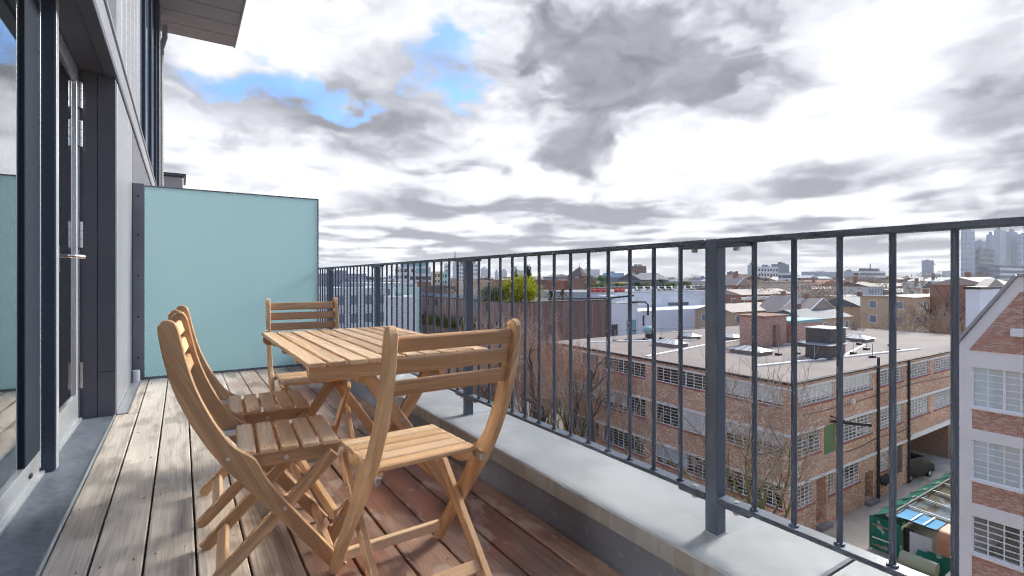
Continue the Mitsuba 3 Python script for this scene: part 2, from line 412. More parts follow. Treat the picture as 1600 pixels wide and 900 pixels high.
leaf('leaf_lime', (0.24, 0.27, 0.015), (0.50, 0.48, 0.04))
leaf('leaf_olive', (0.13, 0.14, 0.075), (0.26, 0.26, 0.16))
leaf('leaf_dark', (0.025, 0.045, 0.016), (0.06, 0.09, 0.03))
leaf('leaf_ivy', (0.06, 0.075, 0.02), (0.19, 0.17, 0.055))
leaf('leaf_palm', (0.05, 0.075, 0.02), (0.19, 0.15, 0.07))
leaf('leaf_green', (0.04, 0.10, 0.02), (0.12, 0.22, 0.05))
for nm, c in dict(brown=(0.26, 0.165, 0.13), white=(0.66, 0.66, 0.67), pale=(0.50, 0.52, 0.55), grey=(0.30, 0.31, 0.34), darkgrey=(0.20, 0.205, 0.23), bluegrey=(0.34, 0.37, 0.44), glass=(0.30, 0.35, 0.42), glasspale=(0.46, 0.49, 0.54),
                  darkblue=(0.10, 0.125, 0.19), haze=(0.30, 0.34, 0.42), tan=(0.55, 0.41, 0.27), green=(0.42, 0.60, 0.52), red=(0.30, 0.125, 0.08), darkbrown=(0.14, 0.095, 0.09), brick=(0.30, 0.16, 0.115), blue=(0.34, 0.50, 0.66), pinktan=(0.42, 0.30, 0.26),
                  purplegrey=(0.30, 0.28, 0.34), mint=(0.52, 0.68, 0.62), tanroof=(0.38, 0.31, 0.27), slate=(0.12, 0.125, 0.15), cream=(0.62, 0.56, 0.46)).items():
    mat('c_' + nm, proc(paint_fn(c, 0.13)) if nm in ('white', 'tan', 'tanroof') else c, 0.75)
mat('far_window', (0.045, 0.055, 0.075), 0.15, specular=0.6)
mat('far_window_pale', (0.20, 0.23, 0.28), 0.15, specular=0.6)
mat('tarp_green', proc(lambda p, n, uv: mix((0.008, 0.105, 0.07), (0.03, 0.22, 0.15), fbm(p.x * 1.8, p.y * 1.8, p.z * 1.8, 3)) + 0.35 * smoothstep(0.66, 0.74, fbm(p.x * 1.3 + 4.0, p.y * 2.2, p.z * 2.0, 3))), 0.55, specular=0.15)
mat('tarp_blue', (0.16, 0.38, 0.62), 0.8, specular=0.02)
mat('tarp_rust', proc(lambda p, n, uv: mix((0.30, 0.10, 0.05), (0.42, 0.24, 0.15), fbm(p.x * 1.6, p.y * 1.6, p.z * 1.6, 3))), 0.6)
mat('tarp_clear', proc(lambda p, n, uv: mix(mix((0.17, 0.20, 0.235), (0.30, 0.35, 0.40), fbm(p.x * 0.8, p.y * 1.2, 1.0, 3)), (0.13, 0.11, 0.07), 0.95 * smoothstep(0.46, 0.56, fbm(p.x * 0.55 + 3.0, p.y * 0.8, 5.0, 3)))), 0.8, specular=0.02)
mat('panel_white', (0.55, 0.56, 0.57), 0.6)
mat('van_paint', (0.008, 0.008, 0.010), 0.25, specular=0.25, clearcoat=0.2)
mat('van_glass', (0.01, 0.011, 0.013), 0.06, specular=0.7)
mat('rubber', (0.02, 0.02, 0.02), 0.8)
mat('pot_red', (0.55, 0.06, 0.04), 0.5)
mat('pot_yellow', (0.62, 0.5, 0.05), 0.5)
mat('tank_green', (0.30, 0.33, 0.24), 0.5)

# ------------------------------------------------------------------ ground, streets
GZ = -18.4
g = trimesh.Trimesh(np.array([[-5500, -5500, GZ - .08], [5500, -5500, GZ - .08], [5500, 5500, GZ - .08], [-5500, 5500, GZ - .08]], float), np.array([[0, 1, 2], [0, 2, 3]]), process=False)
add('ground', g, 'land', kind='structure')


def sheet(x0, x1, y0, y1, z):
    return trimesh.Trimesh(np.array([[x0, y0, z], [x1, y0, z], [x1, y1, z], [x0, y1, z]], float), np.array([[0, 1, 2], [0, 2, 3]]), process=False)


add('road', sheet(8, 17, -60, 140, GZ - .03), 'asphalt', kind='structure')
add('planting_bed', sheet(19.5, 36.9, 21, 72, GZ + .01), 'soil', kind='structure')
add('courtyard', box(36.0, 95, 10.2, 20.4, GZ - .07, GZ, 0), 'yard_concrete', kind='structure')
add('pavement', box(17, 36.0, -30, 20.9, GZ - .07, GZ + .08, .02), 'paving', kind='structure')

# ------------------------------------------------------------------ terrace: deck
DECK_Y0, DECK_Y1 = -1.6, 6.19
deck = tag(key('deck'), 'weathered hardwood terrace deck of long boards', kind='structure')
edges = [-0.400] + [-0.267 + .1565 * k for k in range(10)] + [1.255]
screws = []
for i in range(len(edges) - 1):
    a, b = edges[i] + .004, edges[i + 1] - .004
    runs = [(DECK_Y0, 4.70), (4.708, DECK_Y1)] if i == 0 else [(DECK_Y0, DECK_Y1)]
    if i == 5: runs = [(DECK_Y0, 3.62), (3.626, DECK_Y1)]
    if i == 8: runs = [(DECK_Y0, 2.95), (2.956, DECK_Y1)]
    if i == 3: runs = [(DECK_Y0, 4.9), (4.906, DECK_Y1)]
    for (y0, y1) in runs:
        aa = -.330 if (i == 0 and y0 > 4) else a
        dz = rng.uniform(-.0015, .0012)
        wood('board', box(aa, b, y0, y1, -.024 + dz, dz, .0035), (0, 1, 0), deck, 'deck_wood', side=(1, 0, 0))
    for y in np.arange(-1.4, 6.1, .61):
        for x in (a + .028, b - .028):
            if i == 0 and y > 4.7 and x < -.33: continue
            screws.append(cyl((x + rng.uniform(-.004, .004), y + rng.uniform(-.012, .012), -.002), (x, y, .0012), .0034, 8))
add('screws', cat(screws), 'screw', deck, kind='stuff')
add('joist_bed', box(-.40, 1.256, DECK_Y0, 8, -.14, -.03), 'deck_void', deck)

# ------------------------------------------------------------------ terrace: parapet with coping
par = thing('parapet', 'low grey painted parapet with pale stone coping along the deck edge', 'parapet')
add('upstand', box(1.257, 1.60, -1.6, 8.4, -.14, .136), 'upstand_paint', par)
for (y0, y1) in ((-1.6, .690), (.697, 2.640), (2.648, 4.70), (4.708, 8.4)):
    add('coping_slab', box(1.232, 1.635, y0, y1, .136, .205, .006), 'coping_stone', par)

# ------------------------------------------------------------------ terrace: railing
rail = thing('railing', 'dark blue grey steel railing with round balusters on the parapet', 'railing')
PX = 1.40
posts = [-.641 + 1.64 * k for k in range(6)]
for y in posts:
    p = add('post', box(PX - .020, PX + .024, y - .022, y + .022, .205, 1.120, .002), 'rail_paint', rail)
    add('base_plate', box(PX - .024, PX + .028, y - .026, y + .026, .2052, .209, .001), 'steel', p)
for y0, y1 in zip(posts[:-1], posts[1:]):
    tr = add('top_rail', box(PX - .022, PX + .023, y0 + .0225, y1 - .0225, 1.104, 1.1195, .002), 'rail_paint', rail)
    br = add('bottom_rail', box(PX - .022, PX + .023, y0 + .0225, y1 - .0225, .312, .326, .002), 'rail_paint', rail)
    for z, h in ((1.0985, tr), (.3065, br)):
        for yy, s in ((y0, 1), (y1, -1)):
            add('bracket', box(PX - .019, PX + .020, yy + s * .0225, yy + s * .125, z - .0052, z + .0052, .001), 'rail_paint', h)
            add('bolt', cyl((PX, yy + s * .075, z - .017), (PX, yy + s * .075, z - .0054), .010, 10), 'steel', h)
            if h is br:
                add('bolt', cyl((PX, yy + s * .075, .3262), (PX, yy + s * .075, .3285), .008, 10), 'steel', h)
    for k in range(13):
        y = y0 + .131 + k * (1.64 - .262) / 12
        b = add('baluster', tube([(PX, y, .326), (PX, y, 1.104)], .0075, 12, False), 'rail_paint', rail, smooth=True)
        add('collar', cyl((PX, y, .3262), (PX, y, .331), .0125, 12), 'rail_paint', b)

# ------------------------------------------------------------------ terrace: privacy screen
scr = thing('privacy_screen', 'frosted pale turquoise glass privacy screen at the end of the deck', 'glass screen')
SY = 6.20
poly = np.array([(-.302, .022), (1.222, .022), (1.222, .212), (1.325, .212), (1.325, 1.900), (-.302, 1.900)])
tri = np.asarray(m3.triangulate([poly]))
gm = trimesh.Trimesh(np.column_stack([poly[:, 0], np.full(6, SY), poly[:, 1]]), tri, process=False)
add('glass_sheet', gm, 'frosted_glass', scr)
add('top_trim', box(-.302, 1.337, SY - .009, SY + .009, 1.9003, 1.911, .001), 'plate_grey', scr)
add('edge_trim', box(1.3255, 1.337, SY - .009, SY + .009, .207, 1.900, .001), 'plate_grey', scr)
add('bottom_channel', box(-.302, 1.222, SY - .014, SY + .014, -.02, .0215, .002), 'plate_grey', scr)
wp = add('wall_plate', box(-.399, -.3025, SY - .012, SY + .02, 0.001, 1.925, .002), 'plate_grey', scr)
for z in (.22, .62, 1.02, 1.42, 1.80):
    add('bolt', cyl((-.352, SY - .022, z), (-.352, SY - .0122, z), .009, 10), 'black_pipe', wp)

# ------------------------------------------------------------------ own building
own = thing('apartment_building', 'metal clad apartment building with glazed doors beside the deck', 'building')
WX = -.40
GX = -.62
add('body', box(-14, 1.60, -12, 14, GZ - .5, -.145), 'dark_brick', own)
add('threshold_sheet', box(-.588, -.412, -2.2, 4.715, -.02, -.003, .001), 'sill_sheet', own)
add('threshold_edge', box(-.4118, -.4005, -2.2, 4.715, -.02, .004, .002), 'alu', own)
add('door_track', box(-.606, -.5882, -2.2, 4.715, -.02, .012, .002), 'alu', own)
# near sliding leaf, its stile and the projecting post
d1 = key('door', own); labels[d1] = {'label': 'near glazed leaf with a dark stile'}
add('kick_rail', box(-.640, -.6065, -2.2, 3.50, .0005, .115, .003), 'alu', d1)
pane = lambda y0, y1, z0, z1: trimesh.Trimesh(np.array([[GX, y0, z0], [GX, y1, z0], [GX, y1, z1], [GX, y0, z1]], float), np.array([[0, 1, 2], [0, 2, 3]]), process=False)
add('pane', pane(-2.2, 3.215, .115, 2.40), 'pane_glass', d1)
add('stile', box(-.645, -.606, 3.2155, 3.50, .1152, 2.40, .003), 'stile_paint_shaded', d1)
add('bead', box(-.622, -.602, 3.5005, 3.512, .03, 2.46, .002), 'alu', d1)
add('head_rail', box(-.645, -.606, -2.2, 3.2, 2.4005, 2.465, .002), 'frame_paint', d1)
for y in (1.55, 2.32, 3.28):
    add('vent_cap', box(-.6063, -.598, y, y + .035, .045, .065, .002), 'black_pipe', d1)
mu = add('mullion', box(-.640, -.547, 3.513, 3.575, .004, 2.468, .003), 'frame_paint', own)
add('edge_bead', box(-.5468, -.5425, 3.515, 3.573, .006, 2.465, .001), 'alu', mu)
# hinged leaf
d2 = key('door', own); labels[d2] = {'label': 'hinged glazed leaf with a lever handle'}
add('kick_rail', box(-.640, -.6065, 3.58, 4.70, .0005, .19, .003), 'alu', d2)
add('pane', pane(4.005, 4.60, .19, 2.36), 'pane_glass', d2)
add('side_light', pane(3.58, 3.92, .19, 2.36), 'pane_glass', d2)
add('lock_stile', box(-.645, -.606, 3.93, 4.0, .1902, 2.36, .003), 'frame_paint', d2)
add('hinge_stile', box(-.645, -.606, 4.60, 4.665, .1902, 2.36, .003), 'alu', d2)
add('head_rail', box(-.645, -.606, 3.58, 4.665, 2.3605, 2.465, .003), 'alu', d2)
add('frame_jamb', box(-.648, -.602, 4.667, 4.716, .02, 2.467, .003), 'frame_paint', d2)
for z in (.317, 1.303, 2.013, 2.284):
    h = cat([cyl((-.592, 4.668, z - .092 + k * .0616), (-.592, 4.668, z - .092 + (k + 1) * .0616 - .003), .012, 12) for k in range(3)] + [box(-.6058, -.601, 4.630, 4.660, z - .09, z + .09), box(-.6018, -.597, 4.675, 4.712, z - .09, z + .09)])
    add('hinge', h, 'steel', d2)
hd = cat([tube([(-.606, 3.98, 1.13), (-.566, 3.98, 1.13), (-.540, 3.99, 1.13), (-.500, 4.06, 1.128)], .012, 10), box(-.606, -.602, 3.962, 3.998, 1.03, 1.19, .002)])
add('handle', hd, 'handle_metal', d2)
# reveal, header and trim
add('reveal_panel', box(-.64, -.507, 4.717, 4.80, -.02, 2.47, .002), 'flashing_dark', own)
add('reveal_panel', box(-.505, -.4012, 4.712, 4.80, .32, 2.47, .002), 'flashing_dark', own)
add('reveal_panel', box(-.505, -.4012, 4.709, 4.80, -.02, .318, .002), 'flashing_dark', own)
add('door_header', box(-.70, -.404, -2.2, 4.80, 2.470, 2.52, .002), 'flashing_dark', own)
for z0, z1, d in ((2.452, 2.50, .012), (2.503, 2.53, .004), (2.533, 2.70, .0), (2.703, 2.735, .013)):
    add('trim_strip', box(-.46, WX + d, -2.2, 13.0, z0, z1, .003), 'zinc' if d < .01 or z0 > 2.6 else 'flashing_dark', own)
ys = [4.802, 5.27, 5.74, 6.17]
for a, b in zip(ys[:-1], ys[1:]):
    add('cladding_panel', box(-.45, WX, a + .003, b - .003, -.02, 2.45, .004), 'zinc', own)
add('cladding_panel', box(-.45, WX, 6.215, 13.0, -.02, 2.45, .004), 'flashing_dark', own)
ys = [4.72, 5.16, 5.60, 6.04, 6.48, 6.92, 7.35]
for a, b in zip(ys[:-1], ys[1:]):
    add('cladding_panel', box(-.45, WX, a + .004, b - .004, 2.738, 6.49, .006), 'zinc', own)
add('upper_window_frame', box(-.50, WX + .002, 3.9, 4.715, 2.738, 6.49, .004), 'flashing_dark', own)
add('upper_wall', box(-.52, WX - .01, -2.2, 3.9, 2.738, 6.49), 'flashing_dark', own)
uw = add('upper_window', box(-.47, -.44, 7.355, 12.2, 2.74, 6.49), 'far_window', own)
for y in (7.42, 8.35, 10.1, 12.1):
    add('frame', box(-.439, -.40, y, y + .17, 2.74, 6.49, .004), 'frame_paint', uw)
add('corner_panel', box(-.48, -.36, 12.3, 13.0, 2.738, 6.49, .004), 'flashing_dark', own)
add('inner_wall', box(-4.5, -4.4, -4, 6, -.1, 2.6), 'room_dark', own)
add('inner_floor', box(-4.4, -.65, -4, 6, -.12, -.03), 'room_floor', own)
add('inner_ceiling', box(-4.4, -.70, -4, 6, 2.54, 2.6), 'room_dark', own)
add('inner_side_wall', box(-4.4, -.66, 4.81, 4.95, -.02, 2.54), 'room_dark', own)
add('inner_side_wall', box(-4.4, -.66, -4.2, -4.05, -.02, 2.54), 'room_dark', own)
# roof overhang of separate planks
ya = 13.86
sof = add('soffit', box(-3, 1.02, 3.5, 13.84, 6.56, 6.80), 'flashing_dark', own)
k = 0
while ya - .62 * k > 4.5:
    add('plank', box(-.47, 1.045, ya - .62 * (k + 1) + .024, ya - .62 * k, 6.50, 6.555, .006), 'soffit', sof)
    k += 1
add('fascia', box(1.048, 1.085, 4.0, 13.88, 6.485, 6.83, .006), 'soffit', own)
pp = [(-.30, 13.5, 6.499), (-.30, 13.5, 6.25), (-.335, 13.5, 6.10), (-.375, 13.5, 5.95), (-.375, 13.5, -18)]
dp = add('downpipe', tube(pp, .052, 12), 'pipe_grey', own, smooth=40)
for z in (5.86, 3.0, 0.2):
    add('collar', cyl((-.375, 13.5, z), (-.375, 13.5, z + .1), .062, 12), 'pipe_grey', dp)
bay = add('far_bay', box(-.6, .06, 17.5, 19.0, GZ, 3.9, .03), 'soffit', own)
add('cap', box(-.65, .12, 17.4, 19.1, 3.902, 3.98, .01), 'flashing_dark', bay)
add('back_block', box(-14, -.70, 14.1, 30, GZ, 2.3), 'dark_brick', own)
ch = thing('drain_channel', 'narrow scuffed metal channel along the foot of the cladding', 'drain channel')
add('tray', box(-.398, -.334, 4.72, 6.16, -.004, .003, .001), 'alu', ch)
add('lip', box(-.3338, -.3305, 4.72, 6.16, -.004, .008, .001), 'plate_grey', ch)
tag(add('drain_outlet', cat([tube([(-.362, 6.07, .004), (-.362, 6.07, .115)], .031, 16), cyl((-.362, 6.07, .0042), (-.362, 6.07, .012), .036, 16)]), 'outlet_white', smooth=40), 'short white pipe stub standing in the drain channel', 'pipe stub')

# ------------------------------------------------------------------ folding table
tab = thing('folding_table', 'slatted brown wooden folding table with crossed legs', 'table')
X0, X1, Y0, Y1, TZ = .370, 1.097, 1.885, 3.095, .700
NS = 10
pit = (X1 - X0 + .013) / NS
for i in range(NS):
    x = X0 + i * pit
    wood('slat', box(x, x + pit - .013, Y0 + rng.uniform(-.001, .001), Y1, TZ - .018, TZ, .0025), (0, 1, 0), tab, 'teak_top', side=(1, 0, 0))


def rounded_board(L, h, t, r):
    """board in x (length) and y (height), its lower corners rounded, t thick in z"""
    P = [(0, h), (0, r)] + [(r - r * math.cos(a), r - r * math.sin(a)) for a in np.linspace(.2, math.pi / 2, 5)] + [(L - r + r * math.sin(a), r - r * math.cos(a)) for a in np.linspace(0, 1.37, 5)] + [(L, r), (L, h)]
    return prism(P, 0, t, .0025)


for y in (Y0 + .012, Y1 - .034):
    wood('apron', map_axes(rounded_board(X1 - X0 - .006, .050, .022, .03), (1, 0, 0), (0, 0, 1), (0, -1, 0), (X0 + .003, y + .022, TZ - .0685)), (1, 0, 0), tab)
for y in (2.19, 2.49, 2.79):
    wood('batten', box(X0 + .012, X1 - .012, y - .02, y + .02, TZ - .040, TZ - .0185, .003), (1, 0, 0), tab)
XC = (X0 + X1) / 2
for s in (-1, 1):
    wood('top_rail', box(XC + s * .165 - .011, XC + s * .165 + .011, Y0 + .036, Y1 - .036, TZ - .098, TZ - .0405, .002), (0, 1, 0), tab, side=(0, 0, 1))
    wood('stretcher', box(XC + s * .245 - .011, XC + s * .245 + .011, Y0 + .085, Y1 - .085, .085, .130, .002), (0, 1, 0), tab, 'teak_pale', side=(0, 0, 1))
for yy, d in ((Y0 + .062, 1), (Y1 - .062, -1)):
    for s, o in ((1, 0), (-1, .0235)):
        y = yy + d * o
        lg = wood('leg', bar((XC - s * .142, y, TZ - .064), (XC + s * .292, y, .0), .050, .022, (1, 0, .6), .003), (s * .43, 0, -.63), tab, side=(1, 0, 0))
        add('bolt', cyl((XC + s * .245, y - d * .0118, .108), (XC + s * .245, y - d * .0145, .108), .008, 10), 'steel', lg)
    add('bolt', cyl((XC, yy - d * .0118, .438), (XC, yy - d * .015, .438), .008, 10), 'steel', lg)

# ------------------------------------------------------------------ folding chairs
from scipy.interpolate import CubicSpline
CP = np.array([(-.058, .850), (-.046, .79), (-.019, .68), (.026, .57), (.086, .465), (.156, .375), (.238, .268), (.335, .142), (.442, .004)])
CWD = np.array([.050, .055, .056, .055, .056, .060, .050, .045, .042])
sp, wp_ = CubicSpline(np.arange(9), CP), CubicSpline(np.arange(9), CWD)


def post_outline():
    t = np.linspace(0, 8, 41)
    c, w = sp(t), wp_(t)
    d = sp(t, 1); d /= np.linalg.norm(d, axis=1, keepdims=True)
    n = np.stack([-d[:, 1], d[:, 0]], 1)                         # towards the seat side
    bump = .016 * np.exp(-((t - 4.75) / .42) ** 2)               # the shoulder that carries the seat
    L = c + n * (w / 2 + bump)[:, None]
    R = c - n * (w / 2)[:, None]
    top = [c[0] - d[0] * w[0] / 2 * math.sin(a) + n[0] * w[0] / 2 * math.cos(a) for a in np.linspace(math.pi - .25, .25, 7)]
    P = np.vstack([np.array(top), L, R[::-1]])
    P[:, 1] = np.maximum(P[:, 1], .002)
    return P


POST = post_outline()


def chair(label, x, y, rot, pale):
    c = thing('folding_chair', label, 'chair', 'wooden folding chairs around the table')
    to = T().translate([x, y, 0]).rotate([0, 0, 1], rot)
    A = lambda name, m, b, par=c, **k: add(name, m, b, par, to=to, **k)
    W = lambda name, m, al, par=c, b='teak', **k: wood(name, m, al, par, b, to=to, **k)
    HW = .198
    for s in (-1, 1):
        m = prism(POST, -.0115, .0115, .003)
        m = map_axes(m, (1, 0, 0), (0, 0, 1), (0, -1, 0), (0, s * HW, 0))
        p = W('back_post', m, (-.45, 0, .9), side=(1, 0, .5))
        for bx, bz in ((.100, .438), (.262, .250)):
            A('bolt', cyl((bx, s * (HW + .0117), bz), (bx, s * (HW + .015), bz), .006, 10), 'steel', p)
        A('clip', box(.085, .135, s * (HW - .030), s * (HW - .012), .405, .428, .003), 'steel', p)
    for zc in (.824, .764, .702):
        t0 = np.interp(-zc, -CP[:, 1], CP[:, 0])
        m = bar((t0, -HW + .0118, zc), (t0, HW - .0118, zc), .044, .018, (-.30, 0, 1), .004)
        W('back_slat', m, (0, 1, 0), side=(0, 0, 1))
    fr = [(.422, .398), (.020, .004)]
    for s in (-1, 1):
        y0 = s * (HW - .026)
        lg = W('leg', bar((fr[0][0], y0, fr[0][1]), (fr[1][0], y0, fr[1][1]), .042, .0215, (-1, 0, 1), .003), (.4, 0, .4), side=(-1, 0, 1))
        A('bolt', cyl((.340, s * (HW - .0148), .318), (.340, s * (HW - .012), .318), .006, 10), 'steel', lg)
    W('front_stretcher', box(.394, .416, -HW + .0118, HW - .0118, .050, .086, .003), (0, 1, 0), b='teak_pale', side=(0, 0, 1))
    W('rear_stretcher', bar((.084, -HW + .037, .068), (.084, HW - .037, .068), .040, .02, (1, 0, 1), .003), (0, 1, 0), b='teak_pale', side=(0, 0, 1))
    SH = HW - .0445
    P = [(.128, .0), (.440, .0), (.440, -.020), (.432, -.036), (.415, -.044), (.19, -.044), (.165, -.040), (.140, -.026), (.128, -.012)]
    for s in (-1, 1):
        m = map_axes(prism([(a, b + .425) for a, b in P], -.0095, .0095, .002), (1, 0, 0), (0, 0, 1), (0, -1, 0), (0, s * SH, 0))
        r = W('seat_rail', m, (1, 0, 0), side=(0, 0, 1))
        for bx in (.27, .405):
            A('bolt', cyl((bx, s * (SH + .0097), .402), (bx, s * (SH + .0127), .402), .0075, 10), 'steel', r)
    for k in range(5):
        x0 = .126 + k * .0645
        m = box(x0, x0 + .053, -.176, .176, .4252 + rng.uniform(0, .0008), .443, .004)
        sl = W('seat_slat', m, (0, 1, 0), b=pale, side=(1, 0, 0))
        A('screws', cat([cyl((x0 + .0265 + q, sy * .158, .4425), (x0 + .0265 + q, sy * .158, .4437), .003, 6) for q in (-.012, .012) for sy in (-1, 1)]), 'screw', sl, kind='stuff')
    return c


chair('near left wooden folding chair facing the railing, seen from its side', .037, 2.026, -4, 'teak_pale')
chair('wooden folding chair directly behind the near left chair, mostly hidden by it', .050, 2.581, -3, 'teak_pale')
chair('closest wooden folding chair at the near table end with its back to the camera', .654, 1.360, 93, 'teak_pale')
chair('far wooden folding chair at the table end before the glass screen', .639, 3.360, -92, 'teak_pale')

# ------------------------------------------------------------------ windows for the two brick buildings
def window(parent, axis, wall, a0, a1, z0, z1, cols, rows, depth=.10, blind=None, heavy=(), bars=.035, panes=False, sgn=1, sill='red_sill', blindz=None):
    """a steel window: axis 'x' = in a wall facing -X at x = wall, running along y; 'y' = in a wall facing -Y at y = wall, running along x"""
    if a1 < a0: a0, a1 = a1, a0
    B = (lambda u0, u1, d0, d1, w0, w1, c=0: box(wall + d0, wall + d1, u0, u1, w0, w1, c)) if axis == 'x' else (lambda u0, u1, d0, d1, w0, w1, c=0: box(u0, u1, wall + d0, wall + d1, w0, w1, c))
    us, zs = np.linspace(a0, a1, cols + 1), np.linspace(z0, z1, rows + 1)
    ms = []
    for i, u in enumerate(us):
        w = .05 if i in (0, cols) or i in heavy else bars / 2
        lo, hi = max(a0, u - w), min(a1, u + w)
        ms.append(B(lo, hi, depth - .03, depth + .03, z0, z1))
    for j, z in enumerate(zs):
        w = .05 if j in (0, rows) else bars / 2
        for i in range(cols):
            ms.append(B(us[i] + (.05 if i == 0 or i in heavy else bars / 2), us[i + 1] - (.05 if i + 1 == cols or i + 1 in heavy else bars / 2), depth - .022, depth + .022, max(z0, z - w), min(z1, z + w)))
    k = add('window', cat(ms), 'white_frame', parent)
    if panes:
        for i in range(cols):
            for j in range(rows):
                t = rng.uniform(-.004, .004)
                add('pane', _sheet(axis, wall + depth + t, us[i] + .01, us[i + 1] - .01, zs[j] + .01, zs[j + 1] - .01), 'window_glass', k)
    else:
        add('glass', _sheet(axis, wall + depth, a0 + .03, a1 - .03, z0 + .03, z1 - .03), 'window_glass', k)
    if blind:
        bz = z0 if blindz is None else blindz
        bu = blind[1:] if len(blind) > 1 else (a0, a1)
        add('blind', B(bu[0] + .02, bu[1] - .02, depth + .10, depth + .13, bz, z1), blind[0], k)
    if sill:
        add('sill', B(a0 - .06, a1 + .06, -.08, depth - .04, z0 - .13, z0 - .002, .01), sill, k)
    return k


def _sheet(axis, w, u0, u1, z0, z1):
    v = [[w, u0, z0], [w, u1, z0], [w, u1, z1], [w, u0, z1]] if axis == 'x' else [[u0, w, z0], [u1, w, z0], [u1, w, z1], [u0, w, z1]]
    return trimesh.Trimesh(np.array(v, float), np.array([[0, 1, 2], [0, 2, 3]]), process=False)


def wall_with_holes(axis, w0, w1, a0, a1, z0, z1, holes, mat_, parent, name='wall', outline=None):
    from shapely.geometry import Polygon, box as sbox
    from shapely.ops import unary_union
    P = Polygon(outline) if outline is not None else sbox(a0, z0, a1, z1)
    P = P.difference(unary_union([sbox(min(h[0], h[1]), h[2], max(h[0], h[1]), h[3]) for h in holes])) if holes else P
    ms = []
    for g_ in (P.geoms if hasattr(P, 'geoms') else [P]):
        loops = [np.array(g_.exterior.coords)[:-1]] + [np.array(i.coords)[:-1] for i in g_.interiors]
        loops = [l if k_ else l for k_, l in enumerate(loops)]
        L2 = []
        for k_, l in enumerate(loops):
            ar = 0.5 * np.sum(l[:, 0] * np.roll(l[:, 1], -1) - l[:, 1] * np.roll(l[:, 0], -1))
            L2.append(l if (ar > 0) == (k_ == 0) else l[::-1])
        tri = np.asarray(m3.triangulate(L2))
        n = sum(len(l) for l in L2)
        P2 = np.vstack(L2)
        v = np.vstack([np.column_stack([P2, np.full(n, 0.0)]), np.column_stack([P2, np.full(n, 1.0)])])
        f = [t[::-1] for t in tri] + [t + n for t in tri]
        o = 0
        for l in L2:
            m = len(l)
            for i in range(m):
                a, b = o + i, o + (i + 1) % m
                f += [[a, b, b + n], [a, b + n, a + n]]
            o += m
        t = w0 + (w1 - w0) * v[:, 2]
        vv = np.column_stack([t, v[:, 0], v[:, 1]]) if axis == 'x' else np.column_stack([v[:, 0], t, v[:, 1]])
        ms.append(trimesh.Trimesh(vv, np.array(f), process=False))
    return add(name, cat(ms), mat_, parent)


# ------------------------------------------------------------------ brick factory across the street
fac = thing('brick_factory', 'three storey red brick factory with rows of white steel windows and a flat roof', 'factory')
FX, FY, FX1, FY1, FT = 37.35, 20.4, 88.0, 46.8, -6.85
rows = [(-8.62, -7.28), (-12.45, -10.72), (-16.2, -14.5)]
bays = [(20.95, 25.75), (26.25, 33.0), (34.25, 40.2), (40.8, 46.4)]
hl, wins = [], []
for r, (z0, z1) in enumerate(rows):
    for b, (y0, y1) in enumerate(bays):
        hl.append((y0, y1, z0, z1)); wins.append((r, b, y0, y1, z0, z1))
wall_with_holes('x', FX, FX + .38, FY, FY1, GZ, FT, hl, 'factory_brick', fac)
for r, b, y0, y1, z0, z1 in wins:
    bl, bz = None, None
    if (r, b) in ((0, 0), (1, 0)): bl = ('blind',); bz = z0 + (.15 if r == 0 else .9)
    if (r, b) == (1, 1): bl = ('blind', y0, y0 + 4.2)
    if (r, b) == (1, 2): bl = ('blind', y0 + 2.6, y1); bz = z0 + .5
    if (r, b) == (2, 1): bl = ('blind_blue', y0 + 3.2, y1); bz = z0 + .4
    if (r, b) == (1, 3): bl = ('blind',); bz = z0 + .6
    n = 8 if b in (1, 2, 3) else 6
    window(fac, 'x', FX, y0, y1, z0, z1, n, 5 if r == 0 else 6, blind=bl, heavy=(n // 2,), blindz=bz)
for z in (-10.72, -14.5):
    add('lintel_band', box(FX - .07, FX - .002, FY - .07, FY1, z + .01, z + .24, .01), 'white_lintel', fac)
add('lintel_band', box(FX - .05, FX - .002, FY - .05, FY1, -7.27, -7.10, .01), 'white_lintel', fac)
# facade on the courtyard
top = [(38.45, 44.0), (45.05, 50.5), (51.75, 56.85), (58.1, 63.0), (64.1, 69.0), (70.2, 75)]
hl, wl = [], []
for a in top: wl.append((0, *a, *rows[0]))
for a in [(38.4, 41.75), (45.05, 50.5), (51.75, 56.85), (58.1, 63.0), (64.1, 69.0), (70.2, 75)]: wl.append((1, *a, *rows[1]))
for a in [(38.4, 40.75), (42.95, 44.0), (44.9, 48.2), (51.75, 53.65)]: wl.append((2, *a, *rows[2]))
hl = [w[1:] for w in wl] + [(42.25, 44.2, -12.9, -10.62), (41.1, 42.55, GZ + .3, -14.5), (49.1, 50.65, GZ + .3, -15.7), (54.85, 56.75, -17.2, -14.4), (58.2, 69.2, GZ, -14.35)]
wall_with_holes('y', FY, FY + .38, FX + .3801, FX1, GZ, FT, hl, 'factory_brick', fac)
for r, x0, x1, z0, z1 in wl:
    wd = x1 - x0
    n = 2 if wd < 1.5 else (4 if wd < 3.6 else (8 if wd > 5 else 7))
    window(fac, 'y', FY, x0, x1, z0, z1, n, 5 if r == 0 else 6, heavy=() if n < 6 else (n // 2,), blind=('blind',) if (r == 0 and x0 < 50) else None, blindz=z0 + .3, bars=.045)
for z, xa, xb in ((-10.72, FX, 42.2), (-10.72, 44.3, FX1), (-14.5, FX, FX1)):
    add('lintel_band', box(xa - (.07 if xa == FX else 0) + (.0702 if xa == FX else 0), xb, FY - .07, FY - .002, z + .01, z + .24, .01), 'white_lintel', fac)
add('lintel_band', box(FX + .001, FX1, FY - .05, FY - .002, -7.27, -7.10, .01), 'white_lintel', fac)
gd = add('loading_door', box(42.25, 44.2, FY + .12, FY + .18, -12.9, -10.62), 'green_door', fac)
labels[gd] = {'label': 'faded green upper loading door'}
